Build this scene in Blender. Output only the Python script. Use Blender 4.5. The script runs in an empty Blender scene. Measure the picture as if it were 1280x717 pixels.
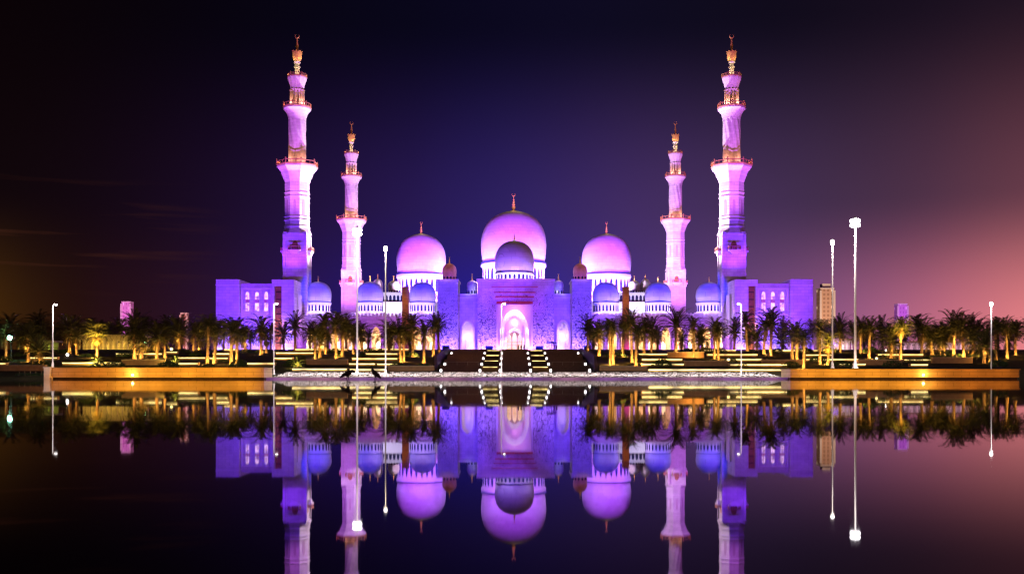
import bpy, bmesh, math, random
from mathutils import Vector, Matrix, noise
R = math.radians
PI = math.pi
S = bpy.context.scene
COL = S.collection
rnd = random.Random(7)

# ------------------------------------------------------------------ camera
F, HZ, CZ = 1300.0, 470.5, 0.36           # focal in photo pixels, horizon row, eye height over the water
cam_d = bpy.data.cameras.new('camera'); cam = bpy.data.objects.new('camera', cam_d); COL.objects.link(cam)
cam.location = (0, 0, CZ); cam.rotation_euler = (R(90), 0, 0)
cam_d.sensor_width = 36; cam_d.lens = 36 * F / 1280; cam_d.shift_y = (HZ - 358.5) / 1280
cam_d.clip_start = 0.1; cam_d.clip_end = 12000
S.camera = cam
def X(px, D): return (px - 640) / F * D
def Z(py, D): return CZ + (HZ - py) / F * D

# ------------------------------------------------------------------ world: city night sky
W = bpy.data.worlds.new('World'); S.world = W; W.use_nodes = True
def srgb(c):
    return tuple(((v / 255) / 12.92 if v / 255 <= .04045 else ((v / 255 + .055) / 1.055) ** 2.4) for v in c)
def build_world():
    nt = W.node_tree; N = nt.nodes; L = nt.links
    for n in list(N): N.remove(n)
    out = N.new('ShaderNodeOutputWorld'); bg = N.new('ShaderNodeBackground'); L.new(bg.outputs[0], out.inputs[0])
    tc = N.new('ShaderNodeTexCoord'); sep = N.new('ShaderNodeSeparateXYZ'); L.new(tc.outputs['Generated'], sep.inputs[0])
    def math_(op, a, b=None, clamp=False):
        m = N.new('ShaderNodeMath'); m.operation = op; m.use_clamp = clamp
        for i, v in enumerate((a, b)):
            if v is None: continue
            if isinstance(v, (int, float)): m.inputs[i].default_value = v
            else: L.new(v, m.inputs[i])
        return m.outputs[0]
    az = math_('ARCTAN2', sep.outputs[0], sep.outputs[1])              # 0 straight ahead, + right
    u = math_('ADD', math_('DIVIDE', az, 1.2), 0.5, True)              # +-0.6 rad over the ramp
    hyp = math_('SQRT', math_('ADD', math_('POWER', sep.outputs[0], 2), math_('POWER', sep.outputs[1], 2)))
    el = math_('ARCTAN2', sep.outputs[2], hyp)
    def ramp(stops):
        r = N.new('ShaderNodeValToRGB'); e = r.color_ramp.elements
        r.color_ramp.interpolation = 'B_SPLINE'
        while len(e) < len(stops): e.new(0.5)
        for k, (px, c) in enumerate(stops):
            e[k].position = math.atan((px - 640) / F) / 1.2 + .5; e[k].color = (*srgb(c), 1)
        L.new(u, r.inputs[0]); return r.outputs[0]
    lo = ramp([(-40, (76, 46, 10)), (40, (42, 22, 10)), (130, (36, 13, 11)), (330, (46, 21, 46)), (520, (30, 24, 134)), (640, (34, 28, 158)), (800, (72, 50, 124)), (1000, (136, 88, 140)), (1160, (186, 102, 128)), (1300, (236, 134, 134))])
    md = ramp([(-40, (15, 6, 8)), (150, (18, 7, 14)), (330, (28, 13, 42)), (520, (42, 26, 84)), (640, (46, 35, 106)), (800, (72, 48, 102)), (1000, (68, 49, 80)), (1160, (76, 48, 70)), (1300, (108, 62, 74))])
    hi = ramp([(-40, (10, 3, 5)), (150, (8, 3, 8)), (330, (7, 4, 16)), (520, (9, 7, 26)), (640, (11, 8, 31)), (800, (15, 12, 33)), (1000, (16, 11, 25)), (1160, (24, 15, 30)), (1300, (34, 21, 34))])
    def mix(f, a, b, mode='MIX'):
        m = N.new('ShaderNodeMixRGB'); m.blend_type = mode
        if isinstance(f, (int, float)): m.inputs[0].default_value = f
        else: L.new(f, m.inputs[0])
        for i, v in ((1, a), (2, b)):
            if isinstance(v, tuple): m.inputs[i].default_value = (*v, 1)
            else: L.new(v, m.inputs[i])
        return m.outputs[0]
    def band(a, b):
        mr = N.new('ShaderNodeMapRange'); mr.interpolation_type = 'SMOOTHSTEP'
        mr.inputs[1].default_value = a; mr.inputs[2].default_value = b; L.new(el, mr.inputs[0]); return mr.outputs[0]
    c = mix(band(.03, .165), lo, md); c = mix(band(.13, .33), c, hi)
    # thin lit cloud streaks low in the sky
    cb = N.new('ShaderNodeCombineXYZ'); L.new(math_('MULTIPLY', az, 5.0), cb.inputs[0]); L.new(math_('MULTIPLY', el, 90.0), cb.inputs[1])
    nz = N.new('ShaderNodeTexNoise'); nz.inputs['Scale'].default_value = 1.0; nz.inputs['Detail'].default_value = 5; L.new(cb.outputs[0], nz.inputs['Vector'])
    cl = N.new('ShaderNodeMapRange'); cl.inputs[1].default_value = .56; cl.inputs[2].default_value = .78; L.new(nz.outputs[0], cl.inputs[0])
    wnd = math_('MULTIPLY', band(.06, .115), math_('SUBTRACT', 1.0, band(.125, .19)))
    lft = N.new('ShaderNodeMapRange'); lft.inputs[1].default_value = -.26; lft.inputs[2].default_value = -.42; L.new(az, lft.inputs[0])
    c = mix(math_('MULTIPLY', math_('MULTIPLY', cl.outputs[0], wnd), math_('MULTIPLY', lft.outputs[0], .8)), c, srgb((74, 38, 26)))
    n2 = N.new('ShaderNodeTexNoise'); n2.inputs['Scale'].default_value = 3.0; n2.inputs['Detail'].default_value = 4
    L.new(tc.outputs['Generated'], n2.inputs['Vector'])
    v2 = N.new('ShaderNodeMapRange'); v2.inputs[3].default_value = .82; v2.inputs[4].default_value = 1.18; L.new(n2.outputs[0], v2.inputs[0])
    vv = N.new('ShaderNodeVectorMath'); vv.operation = 'SCALE'; L.new(c, vv.inputs[0]); L.new(v2.outputs[0], vv.inputs['Scale'])
    L.new(vv.outputs[0], bg.inputs[0]); bg.inputs[1].default_value = 1.0
build_world()
S.view_settings.view_transform = 'Standard'; S.view_settings.look = 'None'
S.view_settings.exposure = 0.0; S.view_settings.gamma = 1; S.view_settings.use_curve_mapping = False
S.render.engine = 'CYCLES'
S.cycles.use_denoising = True; S.cycles.filter_width = 1.35; S.cycles.use_light_tree = True
S.cycles.max_bounces = 5; S.cycles.diffuse_bounces = 2; S.cycles.glossy_bounces = 3; S.cycles.transmission_bounces = 2
S.cycles.sample_clamp_indirect = 4.0; S.cycles.caustics_reflective = False; S.cycles.caustics_refractive = False

# ------------------------------------------------------------------ floodlights (the place is lit by coloured floods)
BLUE = (.012, .025, 1.0); BVIO = (.12, .045, 1.0); VIO = (.22, .018, 1.0); MAG = (.80, .07, .95); PINK = (1.0, .36, .95)
LAV = (.55, .40, 1.0); AMB = (1.0, .55, .11); WARM = (1.0, .68, .34); WHITE = (1.0, .93, .95)
def point(loc, col, p, r=.25):
    d = bpy.data.lights.new('floodlight', 'POINT'); d.color = col; d.energy = p; d.shadow_soft_size = r
    o = bpy.data.objects.new('floodlight', d); o.location = loc; o.visible_glossy = False; COL.objects.link(o); return o
def spot(loc, tgt, col, p, ang, r=.4, blend=.6):
    d = bpy.data.lights.new('floodlight', 'SPOT'); d.color = col; d.energy = p; d.shadow_soft_size = r
    d.spot_size = R(ang); d.spot_blend = blend
    o = bpy.data.objects.new('floodlight', d); o.location = loc; o.visible_glossy = False
    o.rotation_euler = (Vector(tgt) - Vector(loc)).to_track_quat('-Z', 'Y').to_euler(); COL.objects.link(o); return o
XC = 0.8                                   # the axis of the mosque
TZ = 8.2                                   # level of the mosque terrace
def mosque_floods():
    # entrance gate: hot at the foot, violet above
    for px in (601, 617, 669, 687): 
        point((X(px, 336), 334.5, TZ + .5), (.14, .05, 1.0), 2600); point((X(px, 336), 336.6, TZ + .4), (.34, .15, 1.0), 3800)
    for px in (552, 566, 721, 735): 
        point((X(px, 336), 335, TZ + .5), (.10, .06, 1.0), 2600); point((X(px, 336), 336.4, TZ + .4), (.24, .12, 1.0), 3000)
    for px in (584, 703): point((X(px, 336), 335, TZ + .5), (.40, .06, 1.0), 420)
    for sx in (-1, 1):
        spot((XC + sx * 12, 284, TZ + 1), (XC + sx * 5, 340, 23), (.17, .006, 1.0), 80000, 32)
        spot((XC + sx * 26, 290, TZ + 13), (XC + sx * 21, 340, 22), (.05, .004, 1.0), 150000, 32)
    spot((XC, 276, TZ + 1), (XC, 340, 28), (.55, .02, .80), 30000, 24)
    # wings
    for sx, c1, c2 in ((-1, (.08, .005, 1.0), (.17, .007, 1.0)), (1, (.15, .015, 1.0), (.25, .03, 1.0))):
        for dx in (73, 84, 95):
            spot((XC + sx * dx, 316, TZ + .6), (XC + sx * dx, 337, 24), c1, 13000, 100)
            point((XC + sx * dx, 330, TZ + .5), (.12, .07, 1.0), 1900); point((XC + sx * dx, 331.4, TZ + .4), (.26, .14, 1.0), 3600)
        spot((XC + sx * 78, 276, TZ + 13), (XC + sx * 84, 337, 27), c2, 190000, 34)
        spot((XC + sx * 56, 334, TZ + 1), (XC + sx * 69, 341, 20), (.9, .7, 1.0), 5000, 50)
    # arcade fronts
    for sx in (-1, 1):
        for dx in (29, 38, 47, 56, 64): point((XC + sx * dx, 337.5, TZ + .5), (.50, .06, 1.0), 2400)
    # front minarets
    for sx in (-1, 1):
        mx = XC + sx * 73
        for q in (-3.5, 3.5): spot((mx + q, 336.2, 33.4), (mx, 350, 53), (.18, .02, 1.0), 19000, 84)
        spot((mx - sx * 34, 357.5, 30), (mx, 350, 68), (1.0, .66, 1.0), 480000, 70)
        spot((mx - sx * 10, 300, 22), (mx, 350, 88), (.66, .14, 1.0), 460000, 40)
    # far minarets
    for sx in (-1, 1):
        mx = XC + sx * 73.2
        spot((mx + sx * 6, 424, 34), (mx, 470, 62), (.60, .15, 1.0), 330000, 80)
        spot((mx - sx * 40, 440, 34), (mx, 470, 66), (1.0, .60, 1.0), 230000, 70)
mosque_floods()

# ------------------------------------------------------------------ materials
def new_mat(name):
    m = bpy.data.materials.new(name); m.use_nodes = True; nt = m.node_tree
    return m, nt, nt.nodes['Principled BSDF']
def setin(b, **k):
    for n, v in k.items():
        n = n.replace('_', ' ')
        b.inputs[n].default_value = (*v, 1) if isinstance(v, tuple) and len(v) == 3 else v
def simple(name, col, rough=.6, var=.18, scale=3.0, bump=0.0, metal=0.0, coords='Object', bscale=None):
    """base colour with a noise variation and an optional bump"""
    m, nt, b = new_mat(name); N, L = nt.nodes, nt.links
    tc = N.new('ShaderNodeTexCoord'); nz = N.new('ShaderNodeTexNoise'); nz.inputs['Scale'].default_value = scale; nz.inputs['Detail'].default_value = 6
    L.new(tc.outputs[coords], nz.inputs['Vector'])
    r = N.new('ShaderNodeValToRGB'); e = r.color_ramp.elements
    e[0].position = .3; e[1].position = .7
    e[0].color = (*[c * (1 - var) for c in col], 1); e[1].color = (*[min(1, c * (1 + var)) for c in col], 1)
    L.new(nz.outputs[0], r.inputs[0]); L.new(r.outputs[0], b.inputs['Base Color'])
    setin(b, Roughness=rough, Metallic=metal)
    if bump:
        n2 = nz
        if bscale:
            n2 = N.new('ShaderNodeTexNoise'); n2.inputs['Scale'].default_value = bscale; n2.inputs['Detail'].default_value = 5; L.new(tc.outputs[coords], n2.inputs['Vector'])
        bp = N.new('ShaderNodeBump'); bp.inputs['Strength'].default_value = bump; bp.inputs['Distance'].default_value = .1
        L.new(n2.outputs[0], bp.inputs['Height']); L.new(bp.outputs[0], b.inputs['Normal'])
    return m
def marble(name, col=(.72, .70, .68), block=(2.4, 1.0), inlay=False, stain=(.8, 1.1)):
    """white marble cladding in courses; the lower walls of the gate carry a dark floral inlay"""
    m, nt, b = new_mat(name); N, L = nt.nodes, nt.links
    tc = N.new('ShaderNodeTexCoord'); sp = N.new('ShaderNodeSeparateXYZ'); L.new(tc.outputs['Object'], sp.inputs[0])
    ad = N.new('ShaderNodeMath'); L.new(sp.outputs[0], ad.inputs[0]); L.new(sp.outputs[1], ad.inputs[1])
    cb = N.new('ShaderNodeCombineXYZ'); L.new(ad.outputs[0], cb.inputs[0]); L.new(sp.outputs[2], cb.inputs[1])
    br = N.new('ShaderNodeTexBrick'); L.new(cb.outputs[0], br.inputs['Vector'])
    br.inputs['Scale'].default_value = 1; br.inputs['Brick Width'].default_value = block[0]; br.inputs['Row Height'].default_value = block[1]
    br.inputs['Mortar Size'].default_value = .035; br.inputs['Mortar Smooth'].default_value = .3
    br.inputs['Color1'].default_value = (*col, 1); br.inputs['Color2'].default_value = (*[c * .86 for c in col], 1)
    br.inputs['Mortar'].default_value = (*[c * .55 for c in col], 1)
    nz = N.new('ShaderNodeTexNoise'); nz.inputs['Scale'].default_value = .35; nz.inputs['Detail'].default_value = 8; L.new(tc.outputs['Object'], nz.inputs['Vector'])
    mr = N.new('ShaderNodeMapRange'); mr.inputs[1].default_value = .3; mr.inputs[2].default_value = .7; mr.inputs[3].default_value = stain[0]; mr.inputs[4].default_value = stain[1]
    L.new(nz.outputs[0], mr.inputs[0])
    sc = N.new('ShaderNodeVectorMath'); sc.operation = 'SCALE'; L.new(br.outputs['Color'], sc.inputs[0]); L.new(mr.outputs[0], sc.inputs['Scale'])
    colour = sc.outputs[0]
    if inlay:
        n1 = N.new('ShaderNodeTexNoise'); n1.inputs['Scale'].default_value = .5; n1.inputs['Detail'].default_value = 1.5; n1.inputs['Distortion'].default_value = 3.0; L.new(cb.outputs[0], n1.inputs['Vector'])
        wv = N.new('ShaderNodeMath'); wv.operation = 'SUBTRACT'; wv.inputs[1].default_value = .5; L.new(n1.outputs[0], wv.inputs[0])
        ab = N.new('ShaderNodeMath'); ab.operation = 'ABSOLUTE'; L.new(wv.outputs[0], ab.inputs[0])
        zz = N.new('ShaderNodeMapRange'); zz.inputs[1].default_value = 9; zz.inputs[2].default_value = 22; zz.inputs[3].default_value = .046; zz.inputs[4].default_value = .0; L.new(sp.outputs[2], zz.inputs[0])
        lt = N.new('ShaderNodeMath'); lt.operation = 'LESS_THAN'; L.new(ab.outputs[0], lt.inputs[0]); L.new(zz.outputs[0], lt.inputs[1])
        mx = N.new('ShaderNodeMixRGB'); L.new(lt.outputs[0], mx.inputs[0]); L.new(colour, mx.inputs[1]); mx.inputs[2].default_value = (.10, .07, .11, 1)
        colour = mx.outputs[0]
    L.new(colour, b.inputs['Base Color']); setin(b, Roughness=.45)
    bp = N.new('ShaderNodeBump'); bp.inputs['Strength'].default_value = .25; bp.inputs['Distance'].default_value = .08; bp.invert = True
    L.new(br.outputs['Fac'], bp.inputs['Height']); L.new(bp.outputs[0], b.inputs['Normal'])
    return m
def emit(name, col, s, base=(.8, .8, .8), sample=True):
    m, nt, b = new_mat(name); setin(b, Base_Color=base, Emission_Color=col, Emission_Strength=s, Roughness=.4)
    if not sample: m.cycles.emission_sampling = 'NONE'
    return m
def lit_mat():
    """window glass glowing unevenly from the lamps inside"""
    m, nt, b = new_mat('lit_window'); N, L = nt.nodes, nt.links
    setin(b, Base_Color=(.5, .45, .5), Emission_Color=(1.0, .66, .92), Roughness=.2)
    tc = N.new('ShaderNodeTexCoord'); nz = N.new('ShaderNodeTexNoise'); nz.inputs['Scale'].default_value = .9; nz.inputs['Detail'].default_value = 4; L.new(tc.outputs['Object'], nz.inputs['Vector'])
    mr = N.new('ShaderNodeMapRange'); mr.inputs[1].default_value = .34; mr.inputs[2].default_value = .66; mr.inputs[3].default_value = .25; mr.inputs[4].default_value = 2.6
    L.new(nz.outputs[0], mr.inputs[0]); L.new(mr.outputs[0], b.inputs['Emission Strength'])
    return m
def led_mat():
    """LED strip whose modules are unevenly bright along the ledge"""
    m, nt, b = new_mat('led_strip'); N, L = nt.nodes, nt.links
    setin(b, Base_Color=(.8, .8, .8), Emission_Color=(1.0, .76, .24), Roughness=.4)
    tc = N.new('ShaderNodeTexCoord'); oi = N.new('ShaderNodeObjectInfo'); ad = N.new('ShaderNodeVectorMath'); L.new(tc.outputs['Object'], ad.inputs[0]); L.new(oi.outputs['Location'], ad.inputs[1])
    nz = N.new('ShaderNodeTexNoise'); nz.inputs['Scale'].default_value = .42; nz.inputs['Detail'].default_value = 3; L.new(ad.outputs[0], nz.inputs['Vector'])
    mr = N.new('ShaderNodeMapRange'); mr.inputs[1].default_value = .32; mr.inputs[2].default_value = .68; mr.inputs[3].default_value = .7; mr.inputs[4].default_value = 4.6
    L.new(nz.outputs[0], mr.inputs[0]); L.new(mr.outputs[0], b.inputs['Emission Strength'])
    return m
M = dict(
    marble=marble('marble'), inlay=marble('inlaid_marble', inlay=True), dome=marble('dome_marble', (.71, .69, .69), (3.0, 1.6), stain=(.94, 1.03)),
    smooth=simple('trim_marble', (.74, .72, .70), .4, .08),
    gold=simple('gold', (.90, .56, .14), .42, .12, metal=.35), panel=simple('grey_marble_panel', (.50, .40, .44), .5, .15), brown=simple('brown_stone', (.26, .13, .05), .6, .25, 1.5, .2),
    rail=simple('warm_tinted_stone', (.40, .20, .12), .6, .25, 1.2), rose=simple('rose_stone', (.62, .30, .28), .5, .2, 1.0),  # rail: reddish tone of the warm gallery light put into the stone colour
    ring=simple('dome_gap_shade', (.03, .04, .12), .4, .3), glass=simple('dark_window_glass', (.02, .025, .09), .15, .3),  # dark collar colour paints the shadow gap between drum and dome
    lit=lit_mat(), litwarm=emit('lit_doorway_glass', (1.0, .66, .16), .8),
    gate_red=simple('red_sandstone', (.50, .10, .07), .6, .2, .8), sand=simple('sandstone', (.46, .34, .22), .7, .22, .9, .25),
    darkstone=simple('dark_brown_granite', (.045, .026, .018), .5, .35, 2.0, .15), step=simple('stair_granite', (.26, .15, .13), .5, .3, 3.0, .1),
    tan=simple('tan_planter_stone', (.32, .18, .09), .7, .2, 1.2, .2), orange=marble('ochre_wall_stone', (.66, .47, .26), (2.3, .52)),
    led=led_mat(), ledw=emit('white_led_lens', (1.0, .93, .96), 4.0), ledo=emit('orange_lens', (1.0, .66, .22), 10.0),
    lampl=emit('lamp_lens', (1.0, .94, 1.0), 14.0), lampsm=emit('small_lamp_lens', (1.0, .90, .86), 9.0), green=emit('green_lamp_lens', (.35, 1.0, .66), 24.0),
    steel=simple('painted_steel', (.62, .58, .56), .4, .08, 2.0), darksteel=simple('dark_steel', (.06, .06, .065), .45, .2, 2.0),
    trunk=simple('palm_bark', (.26, .17, .09), .9, .4, 4.0, .9, bscale=5.0), leaf=simple('palm_leaf', (.060, .060, .024), .5, .4, 1.3),
    leafdry=simple('dry_palm_leaf', (.16, .115, .042), .7, .4, 1.3), shrub=simple('shrub_leaf', (.030, .055, .020), .6, .4, 2.0),
    blue=simple('blue_lit_planter', (.08, .10, .62), .5, .15), pebble=simple('white_pebble', (.66, .60, .58), .6, .4, .6),  # planter blue is the blue light on the boxes, put into their colour
    feather=simple('dark_feather', (.05, .04, .045), .6, .4, 6.0), beak=simple('beak', (.25, .16, .05), .5, .2),
    cloth=simple('dark_cloth', (.05, .045, .06), .8, .3, 5.0), robe=simple('white_robe', (.7, .68, .66), .8, .1, 5.0), skin=simple('skin', (.35, .2, .13), .6, .1),
)
def ground_mat():
    m, nt, b = new_mat('planted_ground'); N, L = nt.nodes, nt.links
    tc = N.new('ShaderNodeTexCoord'); nz = N.new('ShaderNodeTexNoise'); nz.inputs['Scale'].default_value = .35; nz.inputs['Detail'].default_value = 9; nz.inputs['Roughness'].default_value = .7
    L.new(tc.outputs['Object'], nz.inputs['Vector'])
    r = N.new('ShaderNodeValToRGB'); e = r.color_ramp.elements; e[0].position = .35; e[1].position = .68
    e[0].color = (.012, .018, .007, 1); e[1].color = (.055, .040, .022, 1)
    L.new(nz.outputs[0], r.inputs[0]); L.new(r.outputs[0], b.inputs['Base Color']); setin(b, Roughness=.9)
    bp = N.new('ShaderNodeBump'); bp.inputs['Strength'].default_value = .8; bp.inputs['Distance'].default_value = .4
    L.new(nz.outputs[0], bp.inputs['Height']); L.new(bp.outputs[0], b.inputs['Normal'])
    return m
def water_mat():
    m, nt, b = new_mat('still_water'); N, L = nt.nodes, nt.links
    setin(b, Base_Color=(.001, .001, .002), Roughness=.02, IOR=1.095); b.inputs['Specular IOR Level'].default_value = .5
    tc = N.new('ShaderNodeTexCoord'); mp = N.new('ShaderNodeMapping'); mp.inputs['Scale'].default_value = (.10, .55, 1)
    L.new(tc.outputs['Object'], mp.inputs[0])
    nz = N.new('ShaderNodeTexNoise'); nz.inputs['Scale'].default_value = 1.0; nz.inputs['Detail'].default_value = 3; L.new(mp.outputs[0], nz.inputs['Vector'])
    bp = N.new('ShaderNodeBump'); bp.inputs['Strength'].default_value = .03; bp.inputs['Distance'].default_value = .03
    L.new(nz.outputs[0], bp.inputs['Height']); L.new(bp.outputs[0], b.inputs['Normal'])
    return m
def tower_mat(name, wall, dark, light, lit, es, cell):
    """far tower: rows of windows, some of them lit"""
    m, nt, b = new_mat(name); N, L = nt.nodes, nt.links
    tc = N.new('ShaderNodeTexCoord'); sp = N.new('ShaderNodeSeparateXYZ'); L.new(tc.outputs['Object'], sp.inputs[0])
    ad = N.new('ShaderNodeMath'); L.new(sp.outputs[0], ad.inputs[0]); L.new(sp.outputs[1], ad.inputs[1])
    cb = N.new('ShaderNodeCombineXYZ'); L.new(ad.outputs[0], cb.inputs[0]); L.new(sp.outputs[2], cb.inputs[1])
    br = N.new('ShaderNodeTexBrick'); br.offset = 0; L.new(cb.outputs[0], br.inputs['Vector']); br.inputs['Scale'].default_value = 1
    br.inputs['Brick Width'].default_value = cell[0]; br.inputs['Row Height'].default_value = cell[1]; br.inputs['Mortar Size'].default_value = cell[1] * .22; br.inputs['Mortar Smooth'].default_value = 0
    br.inputs['Color1'].default_value = (0, 0, 0, 1); br.inputs['Color2'].default_value = (1, 1, 1, 1); br.inputs['Mortar'].default_value = (0, 0, 0, 1)
    gt = N.new('ShaderNodeMath'); gt.operation = 'GREATER_THAN'; gt.inputs[1].default_value = lit; L.new(br.outputs['Color'], gt.inputs[0])
    mx = N.new('ShaderNodeMixRGB'); L.new(br.outputs['Fac'], mx.inputs[0]); mx.inputs[1].default_value = (*dark, 1); mx.inputs[2].default_value = (*wall, 1)
    L.new(mx.outputs[0], b.inputs['Base Color']); setin(b, Roughness=.5, Emission_Color=light)
    ms = N.new('ShaderNodeMath'); ms.operation = 'MULTIPLY'; ms.inputs[1].default_value = es; L.new(gt.outputs[0], ms.inputs[0]); L.new(ms.outputs[0], b.inputs['Emission Strength'])
    m.cycles.emission_sampling = 'NONE'
    return m

# ------------------------------------------------------------------ mesh helpers
class MB:
    """collects shapes and links them as ONE mesh object"""
    def __init__(s): s.v = []; s.f = []; s.sm = []
    def add(s, vs, fs, smooth=False):
        b = len(s.v); s.v.extend([tuple(p) for p in vs]); s.f.extend([tuple(b + i for i in f) for f in fs]); s.sm.extend([smooth] * len(fs)); return s
    def box(s, x0, x1, y0, y1, z0, z1):
        x0, x1 = min(x0, x1), max(x0, x1)
        return s.add([(x0, y0, z0), (x1, y0, z0), (x1, y1, z0), (x0, y1, z0), (x0, y0, z1), (x1, y0, z1), (x1, y1, z1), (x0, y1, z1)],
                     [(0, 3, 2, 1), (4, 5, 6, 7), (0, 1, 5, 4), (1, 2, 6, 5), (2, 3, 7, 6), (3, 0, 4, 7)])
    def lathe(s, prof, seg=32, c=(0, 0), smooth=True, a0=0.0, mod=None, cap=True):
        vs, fs = [], []
        for (r, z) in prof:
            for k in range(seg):
                a = a0 + 2 * PI * k / seg; rr = r * (mod(a, z) if mod else 1)
                vs.append((c[0] + rr * math.cos(a), c[1] + rr * math.sin(a), z))
        n = len(prof)
        for i in range(n - 1):
            for k in range(seg):
                k2 = (k + 1) % seg; fs.append((i * seg + k, i * seg + k2, (i + 1) * seg + k2, (i + 1) * seg + k))
        if cap:
            fs.append(tuple(range(seg))[::-1]); fs.append(tuple((n - 1) * seg + k for k in range(seg)))
        return s.add(vs, fs, smooth)
    def prism(s, poly, y0, y1):
        """outline in X-Z, extruded along Y"""
        n = len(poly); vs = [(x, y0, z) for x, z in poly] + [(x, y1, z) for x, z in poly]
        fs = [tuple(range(n)), tuple(range(2 * n - 1, n - 1, -1))] + [(i, i + n, (i + 1) % n + n, (i + 1) % n) for i in range(n)]
        return s.add(vs, fs)
    def tube(s, pts, rad, seg=8, smooth=True):
        pts = [Vector(p) for p in pts]; n = len(pts)
        rs = rad if isinstance(rad, (list, tuple)) else [rad] * n
        vs, fs = [], []
        for i, p in enumerate(pts):
            d = (pts[min(i + 1, n - 1)] - pts[max(i - 1, 0)]).normalized()
            up = Vector((0, 0, 1)) if abs(d.z) < .9 else Vector((0, 1, 0))
            a = d.cross(up).normalized(); b = a.cross(d)
            for k in range(seg):
                t = 2 * PI * k / seg; vs.append(p + a * (rs[i] * math.cos(t)) + b * (rs[i] * math.sin(t)))
        for i in range(n - 1):
            for k in range(seg):
                k2 = (k + 1) % seg; fs.append((i * seg + k, i * seg + k2, (i + 1) * seg + k2, (i + 1) * seg + k))
        fs.append(tuple(range(seg))[::-1]); fs.append(tuple((n - 1) * seg + k for k in range(seg)))
        return s.add(vs, fs, smooth)
    def ball(s, c, r, seg=12, rings=8, sz=1.0):
        return s.lathe([(max(.001, r * math.sin(PI * i / rings)), c[2] - r * sz * math.cos(PI * i / rings)) for i in range(rings + 1)], seg, (c[0], c[1]))
    def mesh(s, name, mat):
        me = bpy.data.meshes.new(name); me.from_pydata(s.v, [], s.f); me.update()
        bm = bmesh.new(); bm.from_mesh(me); bmesh.ops.recalc_face_normals(bm, faces=bm.faces); bm.to_mesh(me); bm.free()
        for i, p in enumerate(me.polygons): p.use_smooth = s.sm[i] if i < len(s.sm) else False
        if any(s.sm): me.set_sharp_from_angle(angle=R(38))
        me.materials.append(mat); return me
    def build(s, name, mat, parent=None):
        return link(name, s.mesh(name, mat), parent)
def link(name, me, parent=None, loc=None, rz=0.0):
    o = bpy.data.objects.new(name, me); COL.objects.link(o)
    if loc: o.location = loc
    if rz: o.rotation_euler.z = rz
    if parent:
        o.parent = parent
    return o
def tag(o, label, cat, group=None):
    o['label'] = label; o['category'] = cat
    if group: o['group'] = group
    return o
def thing(name, label, cat, loc=(0, 0, 0), group=None, rz=0.0):
    o = bpy.data.objects.new(name, None); COL.objects.link(o); o.location = loc; o.rotation_euler.z = rz; o.empty_display_size = .5
    return tag(o, label, cat, group)
KIDS = {}
def copy_tree(o, loc=None, label=None, parent=None):
    c = o.copy(); COL.objects.link(c); c.parent = parent
    if loc: c.location = loc
    if label: c['label'] = label
    for ch in [k for k in o.children]: copy_tree(ch, None, None, c)
    return c
def arch(cx, w, z0, zs, zt, n=9, horse=0.0):
    """points of a pointed Islamic arch opening, left foot to right foot"""
    pts = [(cx - w / 2, z0), (cx - w / 2, zs)]
    for i in range(1, 2 * n):
        t = i / n - 1.0                                   # -1..1
        x = cx + t * w / 2; h = (1 - abs(t) ** 2.1) ** .62
        pts.append((x, zs + (zt - zs) * (h * .93 + .07 * (1 - abs(t)) ** .8)))
    pts += [(cx + w / 2, zs), (cx + w / 2, z0)]
    return pts
def arch_panel(cx, w, z0, zs, zt): return arch(cx, w, z0, zs, zt)
def arch_wall(mb, x0, x1, z0, z1, openings, y0, y1):
    """wall with arched openings that reach its foot; openings: (cx, w, zs, zt)"""
    poly = [(x0, z0)]
    for (cx, w, zs, zt) in sorted(openings): poly += arch(cx, w, z0, zs, zt)
    poly += [(x1, z0), (x1, z1), (x0, z1)]
    return mb.prism(poly, y0, y1)
def dome_profile(Rr, H):
    return [(Rr * a, H * b) for a, b in ((.945, 0), (.965, .08), (.985, .18), (.998, .28), (1.0, .36), (.99, .45), (.962, .55), (.91, .65), (.83, .745), (.72, .83), (.58, .90), (.42, .95), (.26, .982), (.12, .998), (.05, 1.015), (.012, 1.03))]
def finial_mb(h, c=(0, 0), z=0.0, s=1.0):
    """stack of balls under a crescent"""
    m = MB(); r = h * .085 * s
    m.lathe([(r * 2.4, z - .02 * h), (r * 2.2, z + .02 * h), (r * .6, z + .07 * h), (r * .42, z + .12 * h)], 14, c)
    for zz, k in ((.2, 1.25), (.36, 1.0), (.50, .8), (.62, .6)): m.ball((c[0], c[1], z + zz * h), r * k, 12, 8)
    m.lathe([(r * .35, z + .05 * h), (r * .22, z + .82 * h)], 8, c)
    cr, ct = h * .085, []
    for i in range(17):
        a = R(-90 + 32) + (2 * PI - R(64)) * i / 16 + PI      # open at the top
        ct.append((c[0] + cr * math.cos(a), c[1], z + .90 * h + cr * math.sin(a)))
    m.tube(ct, [max(.012, .028 * h * math.sin(PI * (i + .3) / 16.6)) for i in range(17)], 6)
    return m
def radial_window(w, h):
    """arched window leaf, local +Y outward"""
    m = MB(); m.prism(arch(0, w, 0, h * .62, h), -.25, .06); return m
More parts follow.
